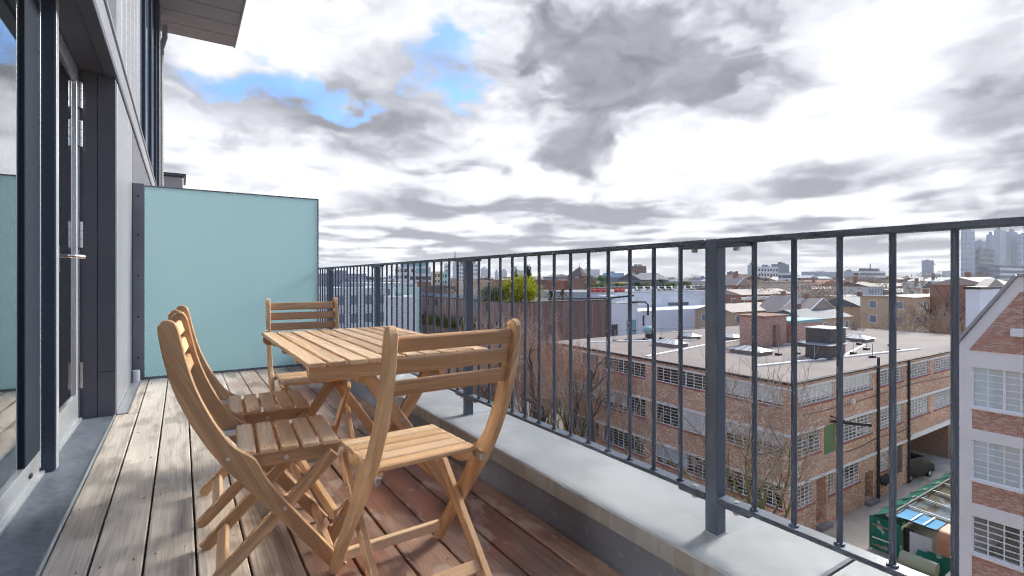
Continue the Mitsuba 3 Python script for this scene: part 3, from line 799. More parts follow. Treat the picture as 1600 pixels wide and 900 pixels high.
add('board', box(42.3, 43.2, FY + .10, FY + .118, -12.85, -10.65), 'green_door', gd)
for x0, x1, zt in ((41.1, 42.55, -14.5), (49.1, 50.65, -15.7)):
    dd = add('door', box(x0, x1, FY + .7, FY + .78, GZ + .3, zt), 'dark_brick', fac)
    add('step', box(x0 - .1, x1 + .1, FY - .5, FY + .69, GZ, GZ + .298, .02), 'paving', dd)
    add('side', box(x1 - .02, x1, FY + .381, FY + .699, GZ + .3, zt), 'factory_brick', dd)
sd = add('shutter', box(54.85, 55.75, FY + .12, FY + .18, -17.2, -14.4), 'blind', fac)
add('panel', box(55.76, 56.75, FY + .15, FY + .20, -17.2, -14.4), 'louvre_grey', sd)
for x in (51.35, 57.75):
    pz = add('downpipe', tube([(x, FY - .14, FT + (.9 if x < 52 else 0)), (x, FY - .14, GZ)], .11, 10), 'black_pipe', fac, smooth=40)
    for z in (-8, -11, -14, -17):
        add('collar', cyl((x, FY - .14, z), (x, FY - .14, z + .15), .15, 10), 'black_pipe', pz)
for k in range(3):
    x = 52.0 + k * .75
    add('cable_drum', cyl((x, FY - .10, GZ + 1.5), (x + .12, FY - .5, GZ + 1.5), .42, 12), 'black_pipe', fac)
for (x_, z_, s_) in ((37.6, -13.6, .5), (38.0, -13.0, .35), (46.5, -9.4, .3)):
    add('alarm_box', box(x_, x_ + s_, FY - .28, FY - .003, z_, z_ + s_ * 1.2, .02), 'white_frame', fac)
for z_, x0_, x1_ in ((-9.3, 39, 75), (-13.2, 45, 58)):
    add('cable', tube([(x0_ + (x1_ - x0_) * t_, FY - .03, z_ - .12 * math.sin(t_ * 9)) for t_ in np.linspace(0, 1, 12)], .025, 5), 'black_pipe', fac)
hb = add('hoist_beam', bar((43.2, FY - .002, -10.35), (44.0, FY - 2.6, -10.2), .22, .16, (0, 0, 1), .01), 'black_pipe', fac)
add('stay', cyl((43.2, FY - .01, -9.95), (43.5, FY - 1.0, -10.17), .05, 8), 'black_pipe', hb)
add('passage_lintel', box(58.0, 69.4, FY - .05, FY - .0021, -14.34, -14.0, .01), 'white_lintel', fac)
ps = add('passage', box(57.6, 58.15, FY + .39, 34, GZ, -14.35), 'dark_brick', fac)
add('side_wall', box(69.2, 69.7, FY + .39, 34, GZ, -14.35), 'dark_brick', ps)
add('back_wall', box(58.16, 69.19, 33.5, 34, GZ, -14.35), 'dark_brick', ps)
add('pier', box(66.2, 66.9, 24.5, 25.2, GZ, -14.36), 'dark_brick', ps)
add('paving', box(58.16, 69.19, FY + .01, 33.4, GZ - .05, GZ + .004), 'yard_concrete', ps)
add('beam', box(58.16, 69.19, FY + .39, FY + .9, -14.7, -14.36), 'black_pipe', ps)
for i, z in enumerate((-14.3, -10.4, -7.0)):
    add('floor_slab', box(FX + .39, FX1 - .1, FY + .39, FY1 - .1, z - .05, z + .1), 'room_dark', fac)
add('core', box(FX + 5, FX1 - .5, FY + 14, FY1 - .5, GZ, -7.06), 'room_dark', fac)
add('inner_partition', box(FX + 5, 57.5, FY + 5, FY + 5.2, GZ, -7.06), 'room_dark', fac)
add('ground_slab', box(FX + .39, 57.5, FY + .39, FY1 - .1, GZ - .1, GZ + .02), 'room_dark', fac)
add('end_wall', box(FX + .39, FX1, FY1 - .0, FY1 + .3, GZ, FT), 'factory_brick', fac)
add('end_wall', box(FX1, FX1 + .3, FY, FY1, GZ, FT), 'factory_brick', fac)
rf = add('roof', box(FX + .02, FX1, FY + .02, FY1 + 3, FT + .002, FT + .09), 'roof_felt', fac)
add('eave', box(FX - .16, FX + .30, FY - .16, FY1 + .3, FT + .091, FT + .20, .02), 'roof_felt', rf)
add('eave', box(FX + .301, FX1, FY - .16, FY + .30, FT + .091, FT + .20, .02), 'roof_felt', rf)
add('gutter', box(FX - .26, FX - .161, FY - .26, FY1 + .3, FT + .02, FT + .16, .02), 'black_pipe', rf)
add('gutter', box(FX - .16, FX1, FY - .26, FY - .161, FT + .02, FT + .16, .02), 'black_pipe', rf)
RZ = FT + .09


def seam(p, q, w=.35, h=.14):
    add('roof_seam', bar((p[0], p[1], RZ + h / 2 - .01), (q[0], q[1], RZ + h / 2 - .01), w, h, (q[1] - p[1], p[0] - q[0], 0), .02), 'white_lintel', rf)


seam((38.3, 35.0), (50.2, 37.2)); seam((50.3, 37.2), (66, 38.6)); seam((42, 26.0), (67, 22.6)); seam((53, 24.2), (66, 27.4), .3); seam((41, 46.5), (54, 41.2)); seam((56, 33.4), (70, 30.0), .25)


def skylight(x, y, w, l, label, h=.36):
    k = thing('roof_skylight', label, 'skylight', 'skylights on the factory roof')
    add('kerb', box(x - w / 2, x + w / 2, y - l / 2, y + l / 2, RZ, RZ + .38, .03), 'roof_felt', k)
    z = RZ + .381
    a, b = w / 2 + .12, l / 2 + .12
    v = np.array([[x - a, y - b, z], [x + a, y - b, z], [x + a, y + b, z], [x - a, y + b, z], [x - .05, y - b * .45, z + h], [x + .05, y - b * .45, z + h], [x + .05, y + b * .45, z + h], [x - .05, y + b * .45, z + h]])
    m = trimesh.convex.convex_hull(v)
    add('glazing', m, 'rooflight', k)
    for q in (-.5, -.17, .17, .5):
        for s in (-1, 1):
            add('glazing_bar', bar((x + s * a, y + q * b * 1.5, z + .02), (x + s * .05, y + q * b * .8, z + h + .02), .07, .05, (0, 1, 0), 0), 'lead', k)


skylight(46.9, 39.4, 2.2, 3.4, 'white skylight on the factory roof nearest the white rendered building')
skylight(49.2, 30.9, 2.2, 3.4, 'white skylight on the factory roof nearest the bare street tree')
skylight(60.3, 30.0, 2.2, 3.4, 'white skylight in front of the brick chimney block')
skylight(58.2, 39.6, 2.2, 3.0, 'white skylight behind the bare tree top, left of the brick chimney block')
skylight(54.4, 42.6, 1.8, 2.2, 'small white skylight beside the thick railing post')
skylight(70.0, 30.2, 2.4, 3.4, 'white skylight right of the louvred box on the factory roof')
cb = thing('chimney_block', 'large brick chimney block with a weathered cap on the factory roof', 'chimney')
add('stack', box(54.3, 59.2, 32.7, 35.5, RZ, RZ + 3.35, .03), 'gable_brick', cb)
add('cap', box(54.0, 59.5, 32.4, 35.8, RZ + 3.352, RZ + 3.55, .06), 'tanroof_', cb) if False else add('cap', box(54.05, 59.45, 32.45, 35.75, RZ + 3.352, RZ + 3.52, .05), 'dark_brick', cb)
add('buttress', box(56.4, 57.3, 32.35, 32.69, RZ, RZ + 2.4, .03), 'dark_brick', cb)
lr = thing('lift_room', 'low brick lift room with a teal band beside the chimney block', 'roof hut')
add('wall', box(59.6, 66.5, 32.3, 36.0, RZ, RZ + 2.4, .03), 'gable_brick', lr)
add('teal_band', box(59.5, 66.6, 32.2, 36.1, RZ + 2.402, RZ + 2.75, .03), 'teal_trim', lr)
lb = thing('louvre_box', 'two tiered weathered grey louvred ventilation box on the factory roof', 'roof vent')
for (x0, x1, y0, y1, z0, z1) in ((51.4, 54.6, 24.4, 26.6, 0, 1.25), (53.0, 56.2, 25.0, 27.4, 1.3, 2.7)):
    add('body', box(x0 + .06, x1 - .06, y0 + .06, y1 - .06, RZ + (0 if z0 == 0 else 0), RZ + z1), 'louvre_grey', lb)
    for k in range(int((z1 - z0) / .22)):
        z = RZ + z0 + .05 + k * .22
        add('louvre', box(x0, x1, y0, y1, z, z + .12, .02), 'louvre_grey', lb)
    add('lid', box(x0 - .15, x1 + .15, y0 - .15, y1 + .15, RZ + z1 + .002, RZ + z1 + .09, .02), 'lead', lb)
st = [(44.2, 45.4), (46.0, 45.1), (48.6, 44.6), (51.2, 44.2), (55.5, 43.0), (57.6, 36.9), (50.3, 28.6), (52.6, 28.0), (57.4, 29.2), (59.5, 27.0), (57.4, 24.9), (62.0, 25.6), (50.0, 25.0), (56.5, 22.8), (66.0, 28.0), (64.0, 23.6), (68.0, 25.6)]
STL = ['guard post %s from the left in the back row on the factory roof' % o for o in ('first', 'second', 'third', 'fourth', 'fifth')] + ['guard post %s on the factory roof' % o for o in ('before the skylight left of the chimney block', 'right beside the skylight nearest the street tree', 'between the street tree skylight and the louvred box', 'just behind the louvred box', 'right behind the louvred box near the lift room', 'just right of the louvred box', 'right of the louvred box by the roof seam', 'left of the louvred box', 'in front of the louvred box at the courtyard eave', 'farthest right of the louvred box, behind the vent pipe', 'at the courtyard eave beside the vent pipe', 'rightmost near the gabled building')]
for i, (x, y) in enumerate(st):
    k = thing('roof_stanchion', STL[i], 'guard post', 'guard posts on the factory roof')
    add('foot', box(x - .32, x + .32, y - .22, y + .22, RZ, RZ + .22, .03), 'black_pipe', k)
    add('upright', cyl((x, y, RZ + .22), (x, y, RZ + 1.35), .035, 6), 'lead', k)
gr_ = thing('roof_guard_rail', 'thin grey guard rail along the far edge of the factory roof', 'guard rail')
for z in (.75, 1.3):
    for (a, b) in zip(st[:4], st[1:5]):
        add('rail', cyl((a[0], a[1] + .05, RZ + z), (b[0], b[1] + .05, RZ + z), .03, 6), 'lead', gr_)
tk = thing('water_tank', 'small green oval water tank on the factory roof', 'tank')
tm = trimesh.creation.icosphere(2); tm.apply_scale((1.0, .7, .5)); tm.apply_translation((50.4, 45.6, RZ + 1.1))
add('shell', tm, 'teal_trim', tk, smooth=True)
add('stand', box(49.9, 50.9, 45.3, 45.9, RZ, RZ + .7, .05), 'black_pipe', tk)
add('vent_pipe', cyl((65.5, 24.6, RZ), (65.5, 24.6, RZ + 1.1), .1, 8), 'black_pipe', rf)

# ------------------------------------------------------------------ gabled building on the right
gab = thing('gabled_building', 'white framed brick building with a sloping gable and wide gridded windows at the right edge', 'building')
BX, BYL, BYR = 35.3, 10.14, -10.0
flo = [(-5.82, -3.73), (-9.66, -7.58), (-13.58, -11.63)]
wy = [(5.2, 9.60), (.2, 4.4), (-4.8, -.6)]
holes = [(a, b, z0, z1) for z0, z1 in flo for a, b in wy]
outl = [(BYL, GZ), (BYL, -2.58), (7.80, 1.06), (-7.6, 1.06), (BYR, -2.58), (BYR, GZ)]
panels = []
for z0, z1 in ((-7.02, -5.98), (-10.94, -9.82), (-15.6, -13.74)):
    for a, b in wy: panels.append((a - .02, b, z0, z1))
wall_with_holes('x', BX, BX + .45, 0, 0, 0, 0, holes + panels, 'white_render', gab, 'white_frame_wall', outl)
for a, b, z0, z1 in panels:
    add('brick_panel', box(BX + .05, BX + .30, a, b, z0, z1), 'gable_brick', gab)
tri_p = [(9.70, -2.84), (7.72, .28), (-7.5, .28), (-9.5, -2.84)]
m = prism(tri_p, 0, .06, 0)
add('gable_brick_field', map_axes(m, (0, 1, 0), (0, 0, 1), (-1, 0, 0), (BX - .001, 0, 0)), 'gable_brick', gab)
add('vent_box', box(BX - .35, BX - .062, 6.6, 8.02, -1.95, -1.55, .03), 'white_render', gab)
for f_, (z0, z1) in enumerate(flo):
    for w_, (a, b) in enumerate(wy):
        window(gab, 'x', BX, a, b, z0, z1, 7, 6, depth=.14, heavy=(2, 5) if f_ == 0 else (4,), bars=.05, panes=(w_ == 0), sill='white_render', blind=('blind_blue',) if f_ < 2 else None)
cp_ = add('coping', bar((BX + .15, BYL + .16, -2.62), (BX + .15, 7.86, 1.12), .75, .14, (1, 0, 0), .02), 'lead', gab)
add('ridge_cap', box(BX - .22, BX + .52, -7.7, 7.80, 1.065, 1.20, .02), 'lead', gab)
add('end_wall', box(BX + .451, BX + 30, BYL - .35, BYL, GZ, -2.6), 'white_render', gab)
rm = trimesh.Trimesh(np.array([[BX + .45, BYL + .1, -2.58], [BX + 30, BYL + .1, -2.58], [BX + 30, 7.6, .95], [BX + .45, 7.6, .95], [BX + .45, -7.6, .95], [BX + 30, -7.6, .95]], float), np.array([[0, 1, 2], [0, 2, 3], [3, 2, 5], [3, 5, 4]]), process=False)
add('roof', rm, 'c_slate', gab)
for z in (-6.9, -10.8, -14.7):
    add('floor_slab', box(BX + .46, BX + 14, BYR, BYL - .36, z, z + .15), 'room_dark', gab)
add('back_wall', box(BX + 6, BX + 6.2, BYR, BYL - .36, GZ, -2.6), 'room_dark', gab)

# ------------------------------------------------------------------ courtyard: tarpaulin covered stall row, van, tank
shed = thing('market_shelter', 'long low shelter wrapped in green tarpaulins in the courtyard', 'shelter')
SX0, SX1 = 41.5, 60.5
ye, yr, yb = 16.75, 15.70, 11.6
ze, zr = GZ + 2.35, GZ + 2.95
nx = 8
def draped(x0, x1, ya, yb_, za, zb, sag, seed, n=10):
    g1, g2 = np.meshgrid(np.linspace(0, 1, n), np.linspace(0, 1, n), indexing='ij')
    X = x0 + (x1 - x0) * g1; Y = ya + (yb_ - ya) * g2
    Z = za + (zb - za) * g2 - sag * np.sin(np.pi * g1) * (.4 + .6 * np.sin(np.pi * g2)) + .10 * (vfbm(g1 * 3 + seed, g2 * 3, 3, seed) - .5)
    v = np.stack([X, Y, Z], -1).reshape(-1, 3)
    f = []
    for i in range(n - 1):
        for j in range(n - 1):
            a, b, c, d = i * n + j, (i + 1) * n + j, (i + 1) * n + j + 1, i * n + j + 1
            f += [[a, b, c], [a, c, d]]
    return trimesh.Trimesh(v, np.array(f), process=False)
step = (SX1 - SX0) / nx
for k in range(nx):
    x0 = SX0 + k * step
    add('roof_tarpaulin', draped(x0 + .05, x0 + step - .05, ye + .15, yr + .05, ze, zr, .12, 50 + k), 'tarp_green', shed, smooth=True)
    add('side_tarpaulin', box(x0 + .03, x0 + step - .03, ye + .05, ye + .12, GZ + .25, ze - .05, .03), 'tarp_green', shed)
    add('clear_sheet', draped(x0 + .06, x0 + step - .06, yr - .05, yb, zr - .05, zr - .25, .22, 80 + k), 'tarp_clear', shed, smooth=True)
    add('hoop', tube([(x0, ye + .18, GZ), (x0, ye + .18, ze + .02), (x0, yr, zr + .08), (x0, yb - .1, zr - .12), (x0, yb - .1, GZ)], .045, 6), 'lead', shed)
add('ridge_pole', tube([(SX0 - .9, yr - .2, zr + .13), (SX1, yr, zr + .13)], .07, 8), 'louvre_grey', shed)
ft = add('front_tarpaulin', map_axes(draped(0, 1.9, 0, 2.3, 0, 0, .18, 31, 12), (0, -1, 0), (0, 0, 1), (-1, 0, 0), (SX0 - .1, ye + .12, GZ + .12)), 'tarp_green', shed, smooth=True)
for z in (.5, 1.0, 1.9):
    add('strap', box(SX0 - .32, SX0 - .26, ye - 1.5, ye - .1, GZ + z, GZ + z + .07), 'tarp_rust' if z != 1.0 else 'white_frame', ft)
add('opening_shade', box(SX0 + .3, SX0 + .4, 14.4, 15.0, GZ, GZ + 2.2), 'shade_black', shed)  # near-black slab, painted shade for the inside of the shelter
add('white_panel', box(SX0 - .12, SX0 - .04, 13.25, 14.5, GZ + .25, GZ + 2.25, .02), 'panel_white', shed)
bt = add('blue_tarpaulin', draped(SX0 - .4, SX0 + 1.4, 15.2, 12.95, zr + .16, zr + .10, .05, 91), 'tarp_blue', shed, smooth=True)
for q in (13.6, 14.3):
    add('strip', bar((SX0 - .45, q, zr + .20), (SX0 + 1.4, q, zr + .20), .10, .02, (0, 1, 0), 0), 'lead', bt)
g1, g2 = np.meshgrid(np.linspace(0, 1, 12), np.linspace(0, 1, 10), indexing='ij')
Xc = np.where(g1 < .5, SX0 + 1.5 - 3.5 * g1, SX0 - .25 - .35 * np.sin((g1 - .5) * 3)); Zc = np.where(g1 < .5, zr + .05 - .1 * g1, zr - (g1 - .5) * 2.6)
Yc = 12.9 - 2.1 * g2 + .12 * (vfbm(g1 * 4, g2 * 4, 3, 5) - .5)
vc = np.stack([Xc + .12 * (vfbm(g1 * 5, g2 * 5, 3, 6) - .5), Yc, Zc], -1).reshape(-1, 3)
fc = [[i * 10 + j, (i + 1) * 10 + j, (i + 1) * 10 + j + 1] for i in range(11) for j in range(9)] + [[i * 10 + j, (i + 1) * 10 + j + 1, i * 10 + j + 1] for i in range(11) for j in range(9)]
add('rust_tarpaulin', trimesh.Trimesh(vc, np.array(fc), process=False), 'tarp_rust', shed, smooth=True)
add('lower_tarpaulin', map_axes(draped(0, 2.6, 0, 1.5, 0, .0, .25, 33, 12), (0, -1, 0), (.25, 0, .97), (-1, 0, .25), (SX0 - .9, 13.4, GZ + .1)), 'tarp_green', shed, smooth=True)
add('side_drape', map_axes(draped(0, 1.6, 0, 2.4, 0, 0, .2, 35, 12), (0, -1, 0), (0, 0, 1), (-1, 0, 0), (SX0 - .15, 11.3, GZ + .2)), 'tarp_green', shed, smooth=True)
add('plank', box(SX0 + 3.5, SX0 + 4.4, 11.8, 13.0, zr + .02, zr + .07), 'teak_pale', shed)
tl = thing('green_tarpaulin_bundle', 'folded green tarpaulin leaning against the white panel', 'tarpaulin')
m = draped(0, 1.3, 0, 1.4, 0, .5, .15, 61, 12)
add('sheet', map_axes(m, (0, -1, 0), (-.5, 0, -.85), (-.85, 0, .5), (SX0 - .25, 14.0, GZ + 1.3)), 'tarp_green', tl, smooth=True)
ac = thing('oil_tank', 'pale green cylindrical tank lying on blocks in front of the shelter', 'tank')
tc = trimesh.creation.cylinder(radius=.42, height=1.9, sections=20); tc.apply_transform(trimesh.transformations.rotation_matrix(math.pi / 2, (1, 0, 0))); tc.apply_translation((39.4, 13.3, GZ + 1.25))
add('barrel', tc, 'tank_green', ac, smooth=40)
for y in (12.8, 13.9):
    add('block', box(39.1, 39.7, y - .12, y + .12, GZ, GZ + .86, .03), 'tank_green', ac)
add('base', box(38.9, 39.9, 12.4, 14.3, GZ, GZ + .25, .03), 'paving', ac)
pk = thing('duct_pipes', 'bent pale duct pipes beside the oil tank', 'pipes')
for k in range(3):
    y = 11.9 - .55 * k
    add('duct', tube([(39.3, y, GZ), (39.3, y, GZ + .7 + .2 * k), (39.4, y - .1, GZ + 1.05 + .2 * k), (39.8, y - .2, GZ + 1.2 + .2 * k), (40.6, y - .2, GZ + 1.2 + .2 * k)], .2, 10), 'blind', pk, smooth=True)

van = thing('van', 'black delivery van standing at the mouth of the factory passage', 'van')
vx, vy = 57.0, 20.15
side = [(.05, .35), (.02, .9), (.10, 1.25), (.55, 1.38), (1.25, 1.95), (1.75, 2.08), (4.75, 2.08), (4.98, 1.95), (5.05, 1.2), (5.05, .45), (4.95, .32)]
side = [(5.1 - a, b) for a, b in side]
vm = map_axes(prism(side, -.98, .98, .10), (1, 0, 0), (0, 0, 1), (0, -1, 0), (0, 0, 0))
VT = T().translate([vx + .4, vy + 1.3, GZ]).rotate([0, 0, 1], -9)
add('body', vm, 'van_paint', van, to=VT, smooth=35)
add('windscreen', map_axes(prism([(3.93, 1.90), (4.5, 1.44), (4.47, 1.40), (3.88, 1.88)], -.82, .82, 0), (1, 0, 0), (0, 0, 1), (0, -1, 0)), 'van_glass', van, to=VT)
for s in (-1, 1):
    add('side_window', map_axes(prism([(3.1, 1.30), (4.25, 1.30), (3.75, 1.85), (3.1, 1.87)], -.012, .012, 0), (1, 0, 0), (0, 0, 1), (0, -1, 0), (0, s * .975, 0)), 'van_glass', van, to=VT)
    add('rub_strip', box(.6, 4.5, s * .985 - .012, s * .985 + .012, .62, .72), 'rubber', van, to=VT)
    add('headlight', box(4.93, 5.06, s * .72 - .15, s * .72 + .15, .78, 1.0, .03), 'rooflight', van, to=VT)
    for x in (.95, 4.15):
        wv = add('wheel', cyl((x, s * .78, .34), (x, s * 1.0, .34), .34, 20), 'rubber', van, to=VT)
        add('rim', cyl((x, s * .99, .34), (x, s * 1.012, .34), .2, 14), 'alu', wv, to=VT)
add('bumper', box(4.95, 5.14, -.9, .9, .35, .62, .06), 'rubber', van, to=VT)

# ------------------------------------------------------------------ brown clad terrace and its roof garden
bc = thing('clad_terrace', 'brown vertically clad terrace building with a roof garden of shrubs', 'building')
CX, CY, CT = 48.0, 74.7, -3.4
wn = []
for r, (z0, z1) in enumerate(((-5.3, -3.75), (-9.2, -6.9), (-13.0, -10.6))):
    for k in range(9):
        y = 77.2 + k * 4.6 + (.8 if r else 0)
        wn.append((y, y + (1.5 if r != 1 else 2.1), z0, z1))
wall_with_holes('x', CX, CX + .4, CY, 120, GZ, CT, wn, 'brown_cladding', bc)
for (y0, y1, z0, z1) in wn:
    w = add('window', box(CX + .2, CX + .24, y0, y1, z0, z1), 'far_window', bc)
    add('frame', _cat([box(CX + .15, CX + .199, y0, y0 + .1, z0, z1), box(CX + .15, CX + .199, y1 - .1, y1, z0, z1), box(CX + .15, CX + .199, (y0 + y1) / 2 - .05, (y0 + y1) / 2 + .05, z0, z1)]), 'white_frame' if rng.random() < .6 else 'black_pipe', w)
for k in range(4):
    x0 = CX + .401 + k * 5.83
    add('wall_panel', box(x0, x0 + 5.82, CY, CY + .4, GZ, CT), 'brown_cladding', bc)
for k in range(26):
    x = CX + .5 + k * .9
    add('cladding_batten', box(x, x + .12, CY - .06, CY - .002, GZ, CT - .01), 'brown_cladding', bc)
add('body', box(CX + .41, CX + 23.6, CY + .41, 119.8, GZ, CT - .3), 'c_darkbrown', bc)
add('coping', box(CX - .1, CX + 23.9, CY - .1, CY + .5, CT + .002, CT + .16, .03), 'black_pipe', bc)
add('coping', box(CX - .1, CX + .5, CY + .501, 120, CT + .002, CT + .16, .03), 'black_pipe', bc)
add('gutter_pipe', tube([(CX + 9, CY + 1.2, CT + .5), (CX + 23.5, CY + .8, CT + .3), (CX + 27, CY - 3, CT + .9)], .16, 8), 'black_pipe', bc)
add('terrace_rail', box(CX + .3, CX + .36, 84, 119, CT + .2, CT + .9), 'far_window_pale', bc)


def leaf_cloud(c, r, n, size, clumps=30, seed=0, wide=.55):
    q = np.random.RandomState(seed)
    d = q.normal(size=(clumps, 3)); d /= np.linalg.norm(d, axis=1, keepdims=True)
    cc = d * (q.uniform(.25, 1, (clumps, 1)) ** .6)
    i = q.randint(0, clumps, n)
    p = (cc[i] + q.normal(scale=.20, size=(n, 3))) * np.array(r) + np.array(c)
    a = q.normal(size=(n, 3)); a /= np.linalg.norm(a, axis=1, keepdims=True)
    b = np.cross(a, q.normal(size=(n, 3))); b /= np.linalg.norm(b, axis=1, keepdims=True)
    s = size * q.uniform(.6, 1.4, (n, 1))
    v = np.stack([p - a * s - b * s * .1, p - b * s * wide, p + a * s, p + b * s * wide], 1).reshape(-1, 3)
    k = np.arange(n)[:, None] * 4
    f = np.vstack([k + [0, 1, 2], k + [0, 2, 3]])
    return trimesh.Trimesh(v, f, process=False)


def shrub(name, label, cat_, c, r, n, size, bs, seed, trunk=True, clumps=30, group=None):
    k = thing(name, label, cat_, group)
    add('crown', leaf_cloud(c, r, n, size, clumps, seed), bs, k)
    if trunk:
        add('trunk', tube([(c[0], c[1], c[2] - r[2] * 1.35), (c[0] + .1, c[1], c[2])], [.16, .08], 6), 'bark', k)
    return k


shrub('garden_tree', 'bright yellow green rounded tree on the clad terrace roof', 'tree', (53.6, 80, -1.25), (3.4, 3.2, 2.3), 5200, .20, 'leaf_lime', 1, clumps=60)
shrub('garden_tree', 'greyish olive tree at the left end of the roof garden', 'tree', (46.6 + 3.0, 84, -1.9), (2.4, 2.4, 1.7), 2600, .16, 'leaf_olive', 2, clumps=40)
shrub('garden_shrub', 'low green shrub between the olive tree and the yellow green tree', 'shrub', (50.6, 83, -2.9), (1.6, 1.4, .8), 900, .16, 'leaf_lime', 3, False)
shrub('conifer_tree', 'slim dark conifer left of the pair behind the yellow green tree', 'tree', (55.2, 84.5, -.4), (.7, .7, 2.6), 900, .22, 'leaf_dark', 4)
shrub('conifer_tree', 'taller dark conifer right of the pair behind the yellow green tree', 'tree', (58.4, 84.5, -.3), (1.3, 1.2, 3.0), 1600, .25, 'leaf_dark', 5)


def palm(c, R, seed, label):
    k = thing('palm_tree', label, 'palm')
    q = np.random.RandomState(seed)
    add('trunk', tube([(c[0], c[1], CT), (c[0], c[1], c[2])], [.28, .22], 8), 'bark', k)
    fr = []
    for j in range(46):
        a, e = q.uniform(0, 2 * np.pi), q.uniform(-.6, 1.2)
        L = R * q.uniform(.7, 1.1)
        t = np.linspace(0, 1, 6)
        P = np.stack([c[0] + np.cos(a) * np.cos(e) * L * t, c[1] + np.sin(a) * np.cos(e) * L * t, c[2] + np.sin(e) * L * t - .55 * L * t ** 2], 1)
        s = np.array([-np.sin(a), np.cos(a), 0]) * .13
        for t_ in range(5):
            w0, w1 = 1 - .16 * t_, 1 - .16 * (t_ + 1)
            v = np.array([P[t_] - s * w0, P[t_] + s * w0, P[t_ + 1] + s * w1, P[t_ + 1] - s * w1])
            fr.append(trimesh.Trimesh(v, np.array([[0, 1, 2], [0, 2, 3]]), process=False))
    add('fronds', cat(fr), 'leaf_palm', k, kind='stuff')


palm((60.3, 79.4, -1.9), 1.9, 11, 'brownish palm next to the yellow green tree')
palm((63.2, 79.4, -1.7), 1.9, 12, 'brownish palm at the right end of the row beside the other palm')
iv = thing('ivy_hedge', 'long green and brown ivy hedge below the clad terrace windows', 'hedge')
add('leaves', cat([leaf_cloud((44.4, y, -8.1), (.9, 2.2, 1.1), 500, .24, 14, 200 + int(y)) for y in np.arange(80, 116, 3)]), 'leaf_ivy', iv, kind='stuff')
add('balcony_wall', box(44.2, 47.9, 79, 117, -11, -8.9), 'c_darkbrown', iv)

# ------------------------------------------------------------------ white rendered building behind the factory roof
wb = thing('white_building', 'white rendered building with a grey panelled upper storey and a rounded end', 'building')
arc = [(105.7 + 5.4 * math.sin(a), 80.0 - 5.4 * math.cos(a)) for a in np.linspace(0.1, math.pi / 2, 9)]
add('wall', prism([(79.2, 74.6), (105.7, 74.6)] + arc + [(111.1, 98), (79.2, 98)], GZ, -5.9, 0), 'white_wall', wb)
add('left_wall', box(71.8, 79.15, 74.7, 98, GZ, -4.2), 'white_wall', wb)
add('cap', box(71.75, 79.2, 74.62, 98, -4.198, -4.05, .02), 'lead', wb)
add('roof_box', box(71.8, 74.0, 75.5, 79, -4.049, -2.6, .04), 'white_wall', wb)
add('upper_storey', box(73.6, 113.4, 83.0, 105, -6.4, -2.42), 'grey_cladding', wb)
add('upper_end', box(113.402, 120.9, 85.7, 105, -9.4, -2.6), 'grey_cladding', wb)
add('parapet_cap', box(73.5, 113.5, 82.9, 105.1, -2.418, -2.2, .02), 'lead', wb)
add('slot_window', box(98.3, 105.8, 82.94, 82.998, -5.75, -5.0), 'far_window', wb)
dr_ = add('door', box(76.0, 78.55, 74.56, 74.698, -11.9, -7.6), 'teal_trim', wb)
labels[dr_] = {'label': 'dark green blue door'}
add('rail', box(76.0, 78.55, 74.50, 74.558, -9.9, -9.75), 'black_pipe', dr_)
lv = add('louvre', box(71.85, 73.4, 74.64, 74.698, -11.0, -8.3), 'black_pipe', wb)
for k in range(9):
    add('blade', box(71.85, 73.4, 74.54, 74.638, -10.9 + k * .29, -10.74 + k * .29), 'louvre_grey', lv)
add('black_duct', tube([(76.5, 74.45, -3.9), (81.0, 74.4, -4.0), (81.9, 74.4, -4.6), (81.9, 74.4, -6.8)], .2, 8), 'black_pipe', wb)
add('slim_window', box(80.5, 81.0, 74.55, 74.598, -9.0, -6.8), 'far_window', wb)
# roof garden furniture and planting
RGZ = -2.2
PL = ('leftmost red planter on the white building roof', 'second red planter from the left on the white building roof', 'middle red planter on the white building roof', 'second red planter from the right on the white building roof', 'rightmost red planter on the white building roof')
for i in range(5):
    x = 75.4 + i * 1.6 + (2.2 if i > 2 else 0)
    k = thing('red_planter', PL[i], 'planter', 'red planters on the white building roof')
    add('pot', map_axes(prism([(-.40, 0), (.40, 0), (.58, .95), (-.58, .95)], -.45, .45, .02), (1, 0, 0), (0, 0, 1), (0, -1, 0), (x, 84.0, RGZ)), 'pot_red', k)
    add('plant', leaf_cloud((x, 84.0, RGZ + 1.4), (.7, .5, .6), 160, .16, 8, 300 + i), 'leaf_green' if i % 2 else 'leaf_olive', k)
yb_ = thing('yellow_awning', 'small yellow garden awning on the white building roof', 'awning')
add('canopy', box(85.0, 89.6, 86.4, 88.8, RGZ + 1.9, RGZ + 2.1, .03), 'pot_yellow', yb_)
for x in (85.2, 89.4):
    add('leg', cyl((x, 86.5, RGZ), (x, 86.5, RGZ + 1.91), .06, 6), 'lead', yb_)
gl_ = [('leaf_olive', 76.9, 2.0), ('leaf_green', 81.0, 2.1), ('leaf_dark', 92.0, 1.1), ('leaf_olive', 95.5, 1.2), ('leaf_dark', 100.3, 1.4), ('leaf_green', 104.0, 1.0), ('leaf_palm', 107.9, 1.2), ('leaf_olive', 111.2, 1.1)]
gn = ('pale olive bush above the red planters', 'dark green bush above the red planters', 'dark low bush left of the roof garden middle', 'pale bush in the roof garden middle', 'dark bush right of the roof garden middle', 'small green bush beside the dark roof bush', 'spiky brown plant near the right end of the roof garden', 'pale bush at the right end of the roof garden')
for (b, x, s), l in zip(gl_, gn):
    shrub('roof_bush', l, 'shrub', (x, 86.8, RGZ + s), (1.6, 1.3, s), 460, .2, b, int(x * 10), False, 14)
